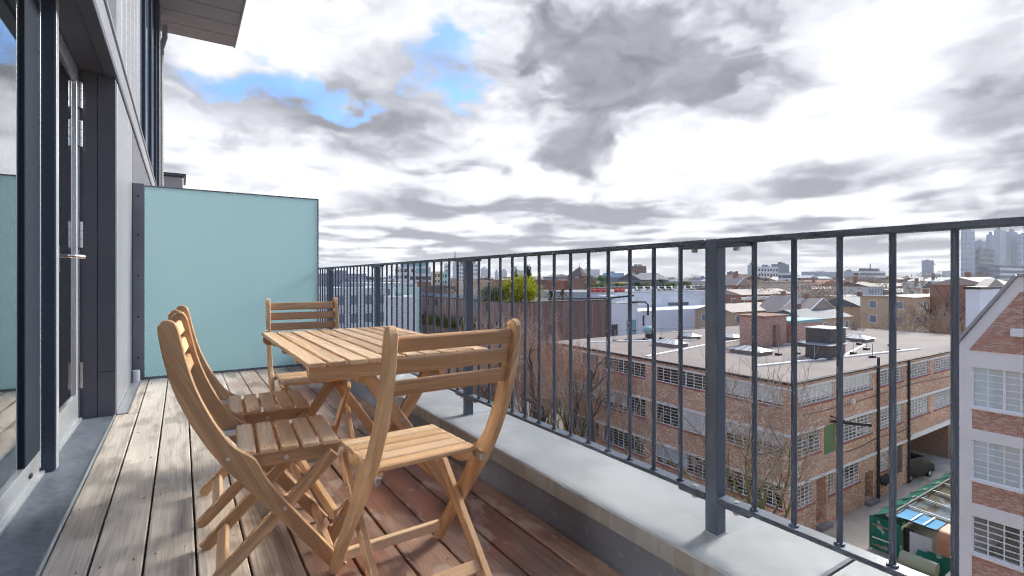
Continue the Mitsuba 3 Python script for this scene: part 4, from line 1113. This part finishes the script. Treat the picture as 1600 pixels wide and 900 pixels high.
for i in range(9):
    x = 89.2 + i * 2.45
    k = thing('garden_chair', 'small pale garden chair on the white building roof, %s in the row from the left' % ('first', 'second', 'third', 'fourth', 'fifth', 'sixth', 'seventh', 'eighth', 'last')[i], 'chair', 'pale chairs along the white building roof')
    add('seat', box(x, x + .6, 84.0, 84.6, RGZ + .45, RGZ + .52), 'white_frame', k)
    add('back', bar((x + .3, 84.6, RGZ + .45), (x + .3, 84.9, RGZ + 1.2), .6, .06, (1, 0, 0), 0), 'white_frame', k)
    for xx in (x + .03, x + .57):
        add('leg', _cat([cyl((xx, 84.0, RGZ), (xx, 84.6, RGZ + .5), .03, 5), cyl((xx, 84.6, RGZ), (xx, 84.0, RGZ + .5), .03, 5)]), 'lead', k)
rgl = thing('roof_railing', 'thin railing along the white building roof garden', 'railing')
for z in (.6, 1.15):
    add('rail', cyl((73.8, 83.1, RGZ + z), (113.3, 83.1, RGZ + z), .035, 5), 'lead', rgl)
for x in np.arange(73.8, 113.3, 3.0):
    add('post', cyl((x, 83.1, RGZ), (x, 83.1, RGZ + 1.15), .035, 5), 'lead', rgl)

# ------------------------------------------------------------------ tan housing and the distant town
EST = [
 ('tan brick housing block with a hipped roof just right of the thick railing post', 145.6, 153.1, 96.4, 101.4, -1.4, 1.0, 'brick', 'tanroof', 'y', 1),
 ('long tan brick flats with a white balcony band under a shallow roof', 121.3, 146.2, 78.8, 87.8, -3.46, -2.09, 'brick', 'tanroof', 'x', 2),
 ('tan flats with a pale flat roof behind the brick chimney block', 97.5, 115.2, 65.6, 74.6, -6.29, -4.76, 'tan', 'tanroof', 'x', 1),
 ('tan house with a white edged gable behind the brick chimney block', 109.7, 121.9, 62.5, 67.5, -6.56, -3.08, 'tan', 'tanroof', 'y', 1),
 ('tan flats with a sloping slate roof left of the second last baluster', 105.2, 118.2, 54.6, 59.6, -6.47, -3.28, 'tan', 'tanroof', 'y', 1),
 ('low tan house with a dark slate roof facing the factory roof', 98.7, 115.7, 50.5, 59.5, -6.92, -5.24, 'tan', 'slate', 'x', 1),
 ('pale tan flats with white windows between two balusters', 162.0, 176.5, 73.9, 82.9, -4.62, -4.26, 'tan', 'tanroof', 'x', 1),
 ('long plain tan block with a dark sloping roof edge', 125.0, 151.2, 52.6, 61.6, -5.44, -3.37, 'tan', 'slate', 'x', 0),
 ('large flat roofed tan block with small white windows behind the pollarded tree', 117.6, 152.0, 40.7, 49.7, -2.8, -2.5, 'tan', 'tanroof', 'x', 3),
 ('long pale flat roofed block in the middle distance of the housing', 214.5, 297.4, 111.4, 120.4, -3.72, -2.82, 'cream', 'tanroof', 'x', 1),
 ('dark gabled house in the middle distance beside the last baluster', 212.2, 225.6, 71.2, 76.2, -2.5, -0.14, 'cream', 'slate', 'y', 1),
 ('red brick house left of the white block', 192.6, 203.4, 54.1, 59.1, -1.25, 0.22, 'brick', 'slate', 'y', 1),
 ('pinkish roofed house behind the white block', 126.0, 143.2, 31.7, 40.7, -0.43, 1.12, 'brick', 'tanroof', 'x', 0),
 ('grey roofed workshop row left of the dark gabled house', 222.8, 246.2, 82.2, 91.2, -4.46, -3.2, 'darkgrey', 'slate', 'x', 0),
 ('long brown roofed row above the tan flats', 225.0, 299.3, 140.3, 149.3, -2.9, -0.87, 'brick', 'slate', 'x', 0),
 ('low brick row beyond the tan flats at the right', 283.6, 359.6, 126.3, 135.3, -3.88, -2.04, 'brick', 'tanroof', 'x', 0),
]

FAR=[
 ('tower_block', 'slim brown tower block standing alone beyond the roof garden', 311.7, 326.8, 298.6, 301.5, 10.45, 'brown', 'grid'),
 ('office_building', 'white office block with stepped grey top behind the tan housing', 312.2, 335.8, 191.2, 194.7, 8.01, 'white', 'grid'),
 ('office_building', 'plain pale grey slab at the left end of the white office block', 321.6, 326.1, 202.9, 204.3, 9.62, 'pale', 'none'),
 ('office_building', 'grey upper block rising at the right end of the white office block', 342.1, 357.3, 195.6, 199.7, 10.19, 'grey', 'none'),
 ('office_building', 'low white block with dark blue window bands right of the white office block', 295.1, 313.3, 166.5, 168.0, 3.62, 'white', 'bands'),
 ('office_building', 'dark grey far block just right of the thick railing post', 541.1, 551.1, 364.7, 369.7, 7.75, 'darkgrey', 'grid'),
 ('office_building', 'lower dark grey far block beside the one by the railing post', 565.6, 586.6, 372.7, 376.9, 4.88, 'darkgrey', 'grid'),
 ('slab_block', 'long hazy blue grey slab block on the right skyline', 1336.1, 1487.1, 684.4, 700.3, 15.62, 'bluegrey', 'grid'),
 ('slab_block', 'short hazy pale slab beside the dark office with a mast', 1199.9, 1240.3, 534.3, 539.4, 14.75, 'bluegrey', 'none'),
 ('office_building', 'dark topped white office block with a mast on its roof', 578.1, 639.7, 245.5, 250.2, 7.5, 'white', 'bands'),
 ('skyscraper', 'single blue grey tower standing between the last two balusters', 1834.6, 1887.1, 600.4, 612.7, 51.62, 'glass', 'grid'),
 ('office_building', 'low pale podium block at the foot of the lone blue grey tower', 1592.7, 1677.1, 518.5, 526.5, 10.75, 'pale', 'bands'),
 ('office_building', 'pale low block left of the skyscraper cluster', 1630.9, 1683.4, 493.8, 501.7, 17.25, 'pale', 'none'),
 ('skyscraper', 'tall pale tower at the left end of the skyscraper cluster', 1935.4, 1994.4, 535.2, 551.3, 141.62, 'glasspale', 'grid'),
 ('skyscraper', 'squat grey gridded tower in front of the skyscraper cluster', 1767.4, 1890.7, 465.2, 473.0, 76.94, 'darkgrey', 'grid'),
 ('skyscraper', 'medium tower peeking out behind the squat gridded tower', 2222.0, 2316.9, 588.1, 599.6, 122.12, 'glass', 'none'),
 ('skyscraper', 'glassy tower between the squat gridded tower and the tallest slab', 2187.8, 2250.9, 550.7, 558.5, 139.19, 'glass', 'grid'),
 ('skyscraper', 'tallest plain pale slab of the skyscraper cluster', 2014.1, 2073.5, 484.3, 497.0, 141.62, 'glasspale', 'none'),
 ('skyscraper', 'grey blue tower right of the tallest pale slab', 2110.6, 2174.3, 481.5, 493.0, 140.5, 'glass', 'grid'),
 ('skyscraper', 'rightmost tower of the skyscraper cluster at the frame edge', 2067.7, 2171.5, 449.7, 457.9, 128.5, 'glasspale', 'grid'),
 ('office_building', 'wide low dark blue block under the skyscraper cluster', 1742.9, 1997.9, 421.5, 430.1, 31.88, 'darkblue', 'bands'),
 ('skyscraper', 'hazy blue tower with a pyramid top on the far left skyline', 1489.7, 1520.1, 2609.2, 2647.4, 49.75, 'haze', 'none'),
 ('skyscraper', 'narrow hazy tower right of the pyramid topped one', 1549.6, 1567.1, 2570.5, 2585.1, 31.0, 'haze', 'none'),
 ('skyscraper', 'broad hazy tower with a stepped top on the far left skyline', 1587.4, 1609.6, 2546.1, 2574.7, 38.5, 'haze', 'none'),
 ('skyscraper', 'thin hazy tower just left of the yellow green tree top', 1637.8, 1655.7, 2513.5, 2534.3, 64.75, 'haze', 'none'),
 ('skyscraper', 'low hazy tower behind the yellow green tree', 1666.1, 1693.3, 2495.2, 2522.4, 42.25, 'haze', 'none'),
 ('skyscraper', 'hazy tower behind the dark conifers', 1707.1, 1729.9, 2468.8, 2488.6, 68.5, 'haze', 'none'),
 ('tower_block', 'white and dark speckled tower block left of the second railing post', 411.0, 419.9, 806.0, 815.9, 26.88, 'white', 'grid'),
 ('tower_block', 'white and dark speckled tower block right of the second railing post', 432.7, 439.2, 791.9, 799.0, 25.75, 'white', 'grid'),
 ('tower_block', 'thin speckled tower block left of the spire', 412.9, 418.1, 864.3, 872.5, 25.94, 'white', 'grid'),
 ('apartment_building', 'white flats with teal top storey seen through the left balusters', 94.4, 109.9, 248.5, 259.7, 6.53, 'white', 'grid'),
 ('apartment_building', 'lower white flats with dark window slots beside the teal topped flats', 90.1, 98.6, 221.6, 227.9, 2.76, 'white', 'bands'),
 ('apartment_building', 'tan brick block right of the white flats', 116.1, 119.9, 258.3, 262.6, 4.15, 'tan', 'grid'),
 ('scaffolded_building', 'small pale green clad building wrapped for works', 112.2, 115.8, 237.1, 240.1, 3.92, 'green', 'grid'),
 ('apartment_building', 'red brown rooftop block in front of the white flats', 85.9, 91.3, 206.4, 210.7, -0.93, 'red', 'none'),
 ('terrace_building', 'long dark brown roofed block behind the clad terrace', 79.6, 93.5, 186.7, 190.5, -2.5, 'darkbrown', 'none'),
 ('terrace_building', 'red brick block under the spire', 186.5, 192.4, 379.5, 386.7, -2.15, 'red', 'none'),
 ('modern_block', 'white modern box behind the conical roof', 248.1, 268.5, 292.1, 296.5, 7.17, 'white', 'none'),
 ('brick_block', 'brown brick block under the conical roof', 128.7, 140.7, 154.9, 156.5, 0.5, 'brick', 'none'),
 ('glass_block', 'low building with a light blue roof left of the brown tower block', 293.2, 312.9, 310.6, 315.1, 4.67, 'blue', 'none'),
 ('office_building', 'dark low block under the blue roofed building', 205.7, 224.3, 224.3, 228.2, 1.0, 'darkgrey', 'none'),
 ('housing_block', 'long low pinkish tan block right of the brown tower block', 280.8, 299.7, 247.2, 250.6, 1.0, 'pinktan', 'none'),
 ('housing_block', 'low grey block before the thick railing post', 321.9, 335.5, 244.4, 248.9, 1.0, 'grey', 'none'),
 ('warehouse', 'long pale flat roofed shed left of the housing estate', 32.8, 44.4, 145.5, 153.3, 1.88, 'purplegrey', 'none'),
 ('warehouse', 'white shed wall behind the far railing bars', 37.4, 47.9, 116.3, 161.1, -0.48, 'white', 'bands'),
 ('warehouse', 'white stepped workshop with dark window openings low behind the far bars', 21.9, 31.6, 90.6, 101.3, -0.98, 'white', 'grid'),
 ('warehouse', 'white plain block with a pale blue end beside the clad terrace', 27.8, 31.8, 77.3, 81.5, -2.2, 'white', 'none'),
 ('warehouse', 'pale mint flat roofed shed above the plain white block', 36.7, 42.3, 101.3, 103.6, -1.23, 'mint', 'none'),
]



def gable_roof(x0, x1, y0, y1, ze, zr, ax, over=.4):
    x0 -= over; x1 += over; y0 -= over; y1 += over
    if ax == 'x':
        ym = (y0 + y1) / 2
        v = [[x0, y0, ze], [x1, y0, ze], [x1, y1, ze], [x0, y1, ze], [x0 + .1, ym, zr], [x1 - .1, ym, zr]]
        f = [[0, 1, 5], [0, 5, 4], [2, 3, 4], [2, 4, 5], [1, 2, 5], [3, 0, 4], [0, 2, 1], [0, 3, 2]]
    else:
        xm = (x0 + x1) / 2
        v = [[x0, y0, ze], [x1, y0, ze], [x1, y1, ze], [x0, y1, ze], [xm, y0 + .1, zr], [xm, y1 - .1, zr]]
        f = [[0, 1, 4], [1, 2, 5], [1, 5, 4], [2, 3, 5], [3, 0, 4], [3, 4, 5], [0, 2, 1], [0, 3, 2]]
    return trimesh.Trimesh(np.array(v, float), np.array(f), process=False)


for (l, x0, x1, y0, y1, ze, zr, w, ro, ax, nw) in EST:
    k = thing('housing_block', l, 'house')
    add('wall', box(x0, x1, y0, y1, GZ, ze), 'c_' + w, k)
    add('roof', gable_roof(x0, x1, y0, y1, ze + .01, zr, ax), 'c_' + ro, k)
    if ro != 'slate' or rng.random() < .5:
        cxm = x0 + (x1 - x0) * rng.uniform(.3, .7)
        add('chimney', box(cxm, cxm + .9, (y0 + y1) / 2, (y0 + y1) / 2 + .8, (ze + zr) / 2, zr + 1.0), 'c_brick', k)
    if nw:
        nr_ = 4
        sp_ = 2.9
        for r in range(nr_):
            z1 = ze - .9 - r * sp_
            n = max(2, int((x1 - x0) / 3.6))
            for i in range(n):
                if nw == 3 and i % 2 == 0 and r != 1: continue
                xa = x0 + (x1 - x0) * (i + .35) / n
                wk = add('window', box(xa, xa + 1.3, y0 - .05, y0 - .002, z1 - 1.35, z1), 'far_window_pale', k)
                add('frame', cat([box(xa - .12, xa, y0 - .09, y0 - .003, z1 - 1.45, z1 + .1), box(xa + 1.3, xa + 1.42, y0 - .09, y0 - .003, z1 - 1.45, z1 + .1), box(xa, xa + 1.3, y0 - .09, y0 - .0031, z1, z1 + .1), box(xa, xa + 1.3, y0 - .09, y0 - .0031, z1 - 1.45, z1 - 1.35)]), 'white_frame', wk)
            n = max(1, int((y1 - y0) / 4))
            for i in range(n):
                ya_ = y0 + (y1 - y0) * (i + .35) / n
                wk = add('window', box(x0 - .05, x0 - .002, ya_, ya_ + 1.2, z1 - 1.35, z1), 'far_window_pale', k)
                add('frame', cat([box(x0 - .09, x0 - .003, ya_ - .12, ya_, z1 - 1.45, z1 + .1), box(x0 - .09, x0 - .003, ya_ + 1.2, ya_ + 1.32, z1 - 1.45, z1 + .1), box(x0 - .09, x0 - .0031, ya_, ya_ + 1.2, z1, z1 + .1), box(x0 - .09, x0 - .0031, ya_, ya_ + 1.2, z1 - 1.45, z1 - 1.35)]), 'white_frame', wk)
    if nw == 2:
        add('balcony_band', box(x0 - .2, x1 + .2, y0 - 1.2, y0 - .1, ze - 1.3, ze - .5), 'white_lintel', k)
    if ax == 'y' and ro == 'tanroof':
        for s in (0, 1):
            xm = (x0 + x1) / 2
            add('verge', bar((x0 - .4 if s == 0 else x1 + .4, y0 - .45, ze + .05), (xm, y0 - .45, zr + .05), .3, .12, (0, 1, 0), 0), 'white_lintel', k)
sl = thing('white_block', 'plain white rendered block with a dark cap behind the gabled building', 'building')
add('wall', box(81.0, 91.5, 21.3, 22.6, GZ, -.40), 'white_wall', sl)
add('cap', box(80.8, 91.7, 21.1, 22.8, -.398, -.12, .04), 'black_pipe', sl)
add('roof_ridge', gable_roof(84, 91, 21.3, 22.6, -.118, .9, 'y', 0), 'c_tanroof', sl)

for (n, l, x0, x1, y0, y1, zt, st_, wk) in FAR:
    k = thing(n, l, 'tower' if n in ('skyscraper', 'tower_block') else 'building')
    add('wall', box(x0, x1, y0, y1, GZ, zt), 'c_' + st_, k)
    D = math.hypot(x0, y0)
    s = max(1.0, D * .0022)
    H_ = zt - max(-14, GZ + 3)
    glass = 'far_window_pale' if n == 'warehouse' else 'far_window' if st_ in ('white', 'tan', 'darkgrey', 'brown', 'green') else 'far_window_pale'
    if n in ('skyscraper', 'slab_block') and st_ in ('glasspale', 'bluegrey', 'glass'):
        glass = 'c_bluegrey' if st_ != 'bluegrey' else 'c_grey'
    ms = []
    if wk != 'none':
        fl = 3.2 * max(1.0, D / 420)
        nf = min(30, max(1, int(H_ / fl)))
        for (face, a, b) in (('y', x0, x1), ('x', y0, y1)):
            nb = 1 if wk == 'bands' else min(14, max(2, int((b - a) / ((2.0 if n == 'warehouse' else 3.2) * max(1.0, D / 420)))))
            for r in range(nf):
                z1 = zt - .35 * fl - r * fl
                for i in range(nb):
                    u0 = a + (b - a) * (i + .22) / nb if wk != 'bands' else a + .04 * (b - a)
                    u1 = a + (b - a) * (i + .78) / nb if wk != 'bands' else b - .04 * (b - a)
                    d_ = .03 * s
                    ms.append(box(u0, u1, y0 - d_, y0 - .002, z1 - .5 * fl, z1) if face == 'y' else box(x0 - d_, x0 - .002, u0, u1, z1 - .5 * fl, z1))
        if D < 260:
            for m in ms[:120]: add('window', m, glass, k)
        else:
            add('windows', cat(ms), glass, k, kind='stuff')
    rr = random.Random(int(x0 * 10))
    for q in range(rr.randint(1, 3)):
        a = x0 + (x1 - x0) * rr.uniform(.1, .6); b = a + (x1 - x0) * rr.uniform(.12, .3)
        c_ = y0 + (y1 - y0) * rr.uniform(.1, .5); e = c_ + (y1 - y0) * rr.uniform(.2, .4)
        add('plant_room', box(a, b, c_, e, zt + .002, zt + (zt - GZ) * rr.uniform(.03, .07)), 'c_grey' if st_ != 'haze' else 'c_haze', k)
    add('parapet', box(x0 - .01 * s, x1 + .01 * s, y0 - .01 * s, y1 + .01 * s, zt + .003, zt + .25 * s), 'c_' + st_, k)
    if 'pyramid' in l:
        a, b = (x0 + x1) / 2, (y0 + y1) / 2
        add('pyramid_roof', trimesh.convex.convex_hull(np.array([[x0, y0, zt + 1], [x1, y0, zt + 1], [x1, y1, zt + 1], [x0, y1, zt + 1], [a, b, zt + 22]])), 'c_haze', k)
    if 'stepped top' in l:
        add('upper_tier', box(x0 + .25 * (x1 - x0), x1 - .25 * (x1 - x0), y0 + .2 * (y1 - y0), y1 - .2 * (y1 - y0), zt + 1, zt + 14), 'c_' + st_, k)
    if 'mast' in l:
        add('mast', cyl(((x0 + x1) / 2, (y0 + y1) / 2, zt), ((x0 + x1) / 2, (y0 + y1) / 2, zt + 8), .5, 6), 'c_darkgrey', k)
        add('dark_top', box(x0 + 10, x1 - 14, y0 + .5, y1 - .5, zt + .3, zt + 3.2), 'c_darkgrey', k)
    if 'teal' in l:
        add('teal_storey', box(x0 + 3, x1 - 1, y0 + .4, y1 - .4, zt + .3, zt + 2.6), 'teal_trim', k)
spi = thing('church_spire', 'slender pale spire rising above the left railing', 'spire')
add('tower', box(401.0, 408.0, 807, 814, GZ, 22, .5), 'c_pale', spi)
v = [[401.3 + 6.4 * (a % 2), 807.3 + 6.4 * (a // 2), 22.1] for a in range(4)] + [[404.5, 810.5, 50.5]]
add('spire', trimesh.convex.convex_hull(np.array(v)), 'c_pale', spi)
cn = thing('conical_roof_church', 'church with a steep dark red conical roof behind the white building', 'church')
cyc = np.linspace(0, 2 * np.pi, 13)[:-1]
add('drum', trimesh.convex.convex_hull(np.array([[138.7 + 5 * math.cos(a), 163 + 5 * math.sin(a), z] for a in cyc for z in (-8, 1.6)])), 'c_red', cn)
add('roof', trimesh.convex.convex_hull(np.array([[138.7 + 5.6 * math.cos(a), 163 + 5.6 * math.sin(a), 1.62] for a in cyc] + [[138.7, 163, 5.6]])), 'c_darkbrown', cn)
add('finial', cyl((138.7, 163, 5.5), (138.7, 163, 7.0), .12, 6), 'lead', cn)
add('nave', box(128, 137, 160, 172, GZ, -.2), 'c_red', cn)

# the sea of small roofs
q = random.Random(21)
done = 0
town = {}
walls = ['c_brick', 'c_tan', 'c_cream', 'c_pale', 'c_red', 'c_darkgrey', 'c_white', 'c_brown', 'c_pinktan']
NAMES = dict(c_brick='brown brick', c_tan='tan', c_cream='cream', c_pale='pale grey', c_red='red', c_darkgrey='dark grey', c_white='white', c_brown='brown', c_pinktan='pinkish', c_slate='slate', c_tanroof='tan', c_darkbrown='dark brown', c_grey='grey')
roofs = ['c_slate', 'c_tanroof', 'c_darkbrown', 'c_grey', 'c_red', 'c_pale']
boxes = [(b[2], b[3], b[4], b[5]) for b in FAR] + [(b[1], b[2], b[3], b[4]) for b in EST] + [(396, 412, 800, 818), (126, 150, 154, 172)]
while done < 170:
    a = math.radians(q.uniform(0.5, 76)); D = 185 * (6.5 ** q.random())
    x, y = D * math.sin(a), D * math.cos(a)
    w, dp_ = q.uniform(8, 22) * (1 + D / 900), q.uniform(7, 12) * (1 + D / 900)
    if any(x < b[1] + 2 and x + w > b[0] - 2 and y < b[3] + 2 and y + dp_ > b[2] - 2 for b in boxes): continue
    boxes.append((x, x + w, y, y + dp_))
    turn = math.atan2(x + w / 2, y + dp_ / 2)
    zt = 1 - D * q.uniform(.002, .020) if D < 450 else 1 - D * q.uniform(-.002, .009)
    zt = max(zt, -11)
    wc, rc, flat = q.choice(walls), q.choice(roofs), q.random() > .6
    rel = math.degrees(a) - 32.87
    where = [t for lim, t in ((-17, 'seen through the far left balusters'), (-5, 'seen near the second railing post'), (3, 'above the clad terrace'), (12, 'behind the white building roof garden'), (20, 'left of the thick railing post'), (28, 'just right of the thick railing post'), (33, 'above the tan housing'), (39, 'right of the tan housing'), (99, 'under the skyscraper cluster')) if rel < lim][0]
    k = thing('distant_house', '%s %s house with %s %s roof %s' % ('near' if D < 320 else 'distant' if D < 650 else 'faraway', NAMES[wc], NAMES[rc], 'flat' if flat else 'pitched', where), 'house', 'small distant houses below the skyline')
    town.setdefault(labels[k]['label'], []).append((turn, k))
    add('wall', box(x, x + w, y, y + dp_, GZ, zt), wc, k)
    if not flat:
        add('roof', gable_roof(x, x + w, y, y + dp_, zt + .01, zt + q.uniform(1.5, 3), q.choice('xy')), rc, k)
    else:
        add('roof', box(x - .2, x + w + .2, y - .2, y + dp_ + .2, zt + .002, zt + .5), rc, k)
    if D < 380 and not flat:
        add('chimney', box(x + w * .2, x + w * .2 + 1.0, y + dp_ * .4, y + dp_ * .4 + .9, zt, zt + 3.6), 'c_brick', k)
    if D < 420:
        add('windows', cat([box(x + w * (i + .3) / 5, x + w * (i + .65) / 5, y - .06, y - .003, zt - 2.2 - 3 * r, zt - .8 - 3 * r) for i in range(5) for r in range(2)]), 'far_window_pale', k, kind='stuff')
    done += 1
for l, ks in town.items():
    if len(ks) > 1:
        for w_, (_, k) in zip(('left one', 'right one') if len(ks) == 2 else ('left one', 'middle one', 'right one'), sorted(ks)):
            labels[k]['label'] = l + ', ' + w_
tw = []
for i in range(150):
    a = math.radians(q.uniform(0, 78)); D = 130 * (8 ** q.random())
    s = q.uniform(2.0, 4.0) * (1 + D / 700)
    tw.append(leaf_cloud((D * math.sin(a), D * math.cos(a), q.uniform(-7, -2.5) if D < 300 else q.uniform(-5, 0)), (s * 1.3, s * 1.3, s), 420, .10 * s, 16, 900 + i, .25))
add('distant_trees', _cat(tw), 'twig', label='brown bare tree tops scattered among the distant roofs', cat='trees', kind='stuff')

# ------------------------------------------------------------------ bare trees
def bare_tree(label, base, height, spread, seed, bs='bark', tb='twig', trunk_r=.22, kl=1.0, stems=1, lean=(0, 0), fork=.32, levels=5, kids=3, name='bare_tree', twig_r=.012, up=.35, group=None):
    r_ = np.random.RandomState(seed)
    seg = {0: [], 1: [], 2: []}

    def grow(p, d, L, r, lev, n=4):
        pts, rad = [p], [r]
        for i in range(n):
            d = d + r_.normal(scale=.10 + .05 * lev, size=3) + np.array([0, 0, up * .25])
            d /= np.linalg.norm(d)
            p = p + d * L / n
            pts.append(p); rad.append(max(twig_r, r * (1 - .55 * (i + 1) / n)))
        seg[0 if lev == 0 else (1 if lev <= 2 else 2)].append((np.array(pts), np.array(rad), lev))
        if lev >= levels: return
        m = kids + (1 if r_.rand() < .5 else 0) + (1 if lev >= 2 else 0)
        for j in range(m):
            t = r_.uniform(.35, 1.0) if lev else r_.uniform(.55, 1.0)
            i = min(n - 1, int(t * n)); q_ = pts[i] + (pts[i + 1] - pts[i]) * (t * n - i)
            ax = r_.normal(size=3); ax -= d * ax.dot(d); ax /= np.linalg.norm(ax)
            an = r_.uniform(.45, 1.0) * spread
            nd = d * math.cos(an) + ax * math.sin(an)
            grow(q_, nd, L * r_.uniform(.52, .78) * (kl if lev == 0 else 1), max(twig_r, rad[i] * r_.uniform(.45, .65)), lev + 1, 3 if lev > 1 else 4)

    for s in range(stems):
        d0 = np.array([lean[0] + r_.normal(scale=.16 if stems > 1 else .03), lean[1] + r_.normal(scale=.16 if stems > 1 else .03), 1.0])
        grow(np.array(base, float) + np.array([r_.normal(scale=.25), r_.normal(scale=.25), 0]) * (stems > 1), d0 / np.linalg.norm(d0), height * fork * (1 if stems == 1 else r_.uniform(.8, 1.2)), trunk_r, 0, 6)
    k = thing(name, label, 'tree', group)
    for pts, rad, lev in seg[0]:
        add('trunk', tube(pts, rad, 8), bs, k)
    big = [s_ for s_ in seg[1] if s_[2] == 1]
    for pts, rad, lev in big:
        add('limb', tube(pts, rad, 6), bs, k)
    rest = [s_ for s_ in seg[1] if s_[2] == 2]
    if rest: add('branches', cat([tube(p_, r2, 4, False) for p_, r2, _ in rest]), bs, k, kind='stuff')
    if seg[2]: add('twigs', cat([tube(p_, r2, 3, False) for p_, r2, _ in seg[2]]), tb, k, kind='stuff')
    return k


bare_tree('bare tree with mossy yellow green stems right of the thick railing post', (24.2, 14.9, GZ), 17, .85, 3, 'bark_moss', 'twig', .26, 1, 3, fork=.40, levels=4, kids=3, up=.4)
bare_tree('tall dark bare street tree with a straight trunk before the factory', (28, 30.0, GZ), 11.5, .7, 5, 'bark_dark', 'twig', .34, .24, 1, fork=1.05, levels=3, kids=3)
bare_tree('dark trunked bare tree at the far left corner of the factory', (28, 36.2, GZ), 11.5, .7, 6, 'bark_dark', 'twig', .38, .24, 1, fork=1.05, levels=3, kids=3)
bare_tree('slender mossy bare tree between the two dark trunked trees', (28, 32.9, GZ), 14, .6, 8, 'bark_moss', 'twig', .15, 1, 2, fork=.45, levels=4, kids=2)
bare_tree('slender mossy bare tree right of the straight dark trunk', (28, 27.6, GZ), 13.5, .6, 9, 'bark_moss', 'twig', .15, 1, 1, fork=.45, levels=4, kids=2)
th = ('leftmost reddish brown bare thicket tree behind the chair backs', 'second reddish thicket tree from the left behind the chair backs', 'third reddish thicket tree from the left, below the clad terrace', 'fourth reddish thicket tree from the left, before the brown cladding', 'fifth reddish thicket tree from the left, near the dark trunk', 'rightmost reddish thicket tree beside the dark trunk')
for i, (x, y, h) in enumerate(((27, 55, 13.5), (30, 50, 14.5), (27, 46, 15.5), (32, 44, 15.0), (28, 41, 15.5), (33, 39, 13.5))):
    bare_tree(th[i], (x, y, GZ), h, .6, 40 + i, 'bark', 'twig_red', .15, 1, 6, fork=.42, levels=4, kids=3, name='thicket_tree', up=.55, twig_r=.014)
bare_tree('pollarded bare tree with knotty limbs beyond the factory roof', (96, 28.5, GZ), 19, .75, 61, 'bark_dark', 'bark_dark', .42, 1, 1, fork=.48, levels=3, kids=3, twig_r=.06)
bare_tree('bare spreading tree left of the pollarded tree', (93, 31, GZ), 17, .85, 62, 'bark', 'twig', .3, 1, 1, fork=.45, levels=5, kids=3, twig_r=.022)
bare_tree('pale bare tree farther left beyond the factory roof', (90, 34, GZ), 14.5, .9, 63, 'bark', 'twig', .28, 1, 2, fork=.42, levels=5, kids=3, twig_r=.022)
bare_tree('small bare tree at the back edge of the factory roof', (86.9, 36.8, GZ), 14, .9, 64, 'bark', 'twig', .26, 1, 2, fork=.42, levels=5, kids=3, twig_r=.022)
for i, (x, y, l) in enumerate(((24, 22, 'evergreen ground shrub under the mossy tree'), (26, 26, 'evergreen ground shrub under the straight trunked tree'), (27, 34, 'evergreen ground shrub between the dark trunks'))):
    shrub('street_shrub', l, 'shrub', (x, y, GZ + 1.1), (2.2, 2.0, 1.2), 1600, .16, 'leaf_ivy', 700 + i, False, 30)

# ------------------------------------------------------------------ haze: the air between here and the skyline
scene['air'] = {'type': 'homogeneous', 'albedo': rgb(.95, .95, .95), 'sigma_t': 0.00008}
scene['clear'] = {'type': 'null'}
scene['haze'] = {'type': 'cube', 'to_world': T().translate([0, 0, 70.2]).scale([5600, 5600, 90]), 'bsdf': {'type': 'ref', 'id': 'clear'}, 'interior': {'type': 'ref', 'id': 'air'}}
tag('haze', 'thin pale haze over the town', 'haze', kind='stuff')
scene['camera']['medium'] = {'type': 'ref', 'id': 'air'}
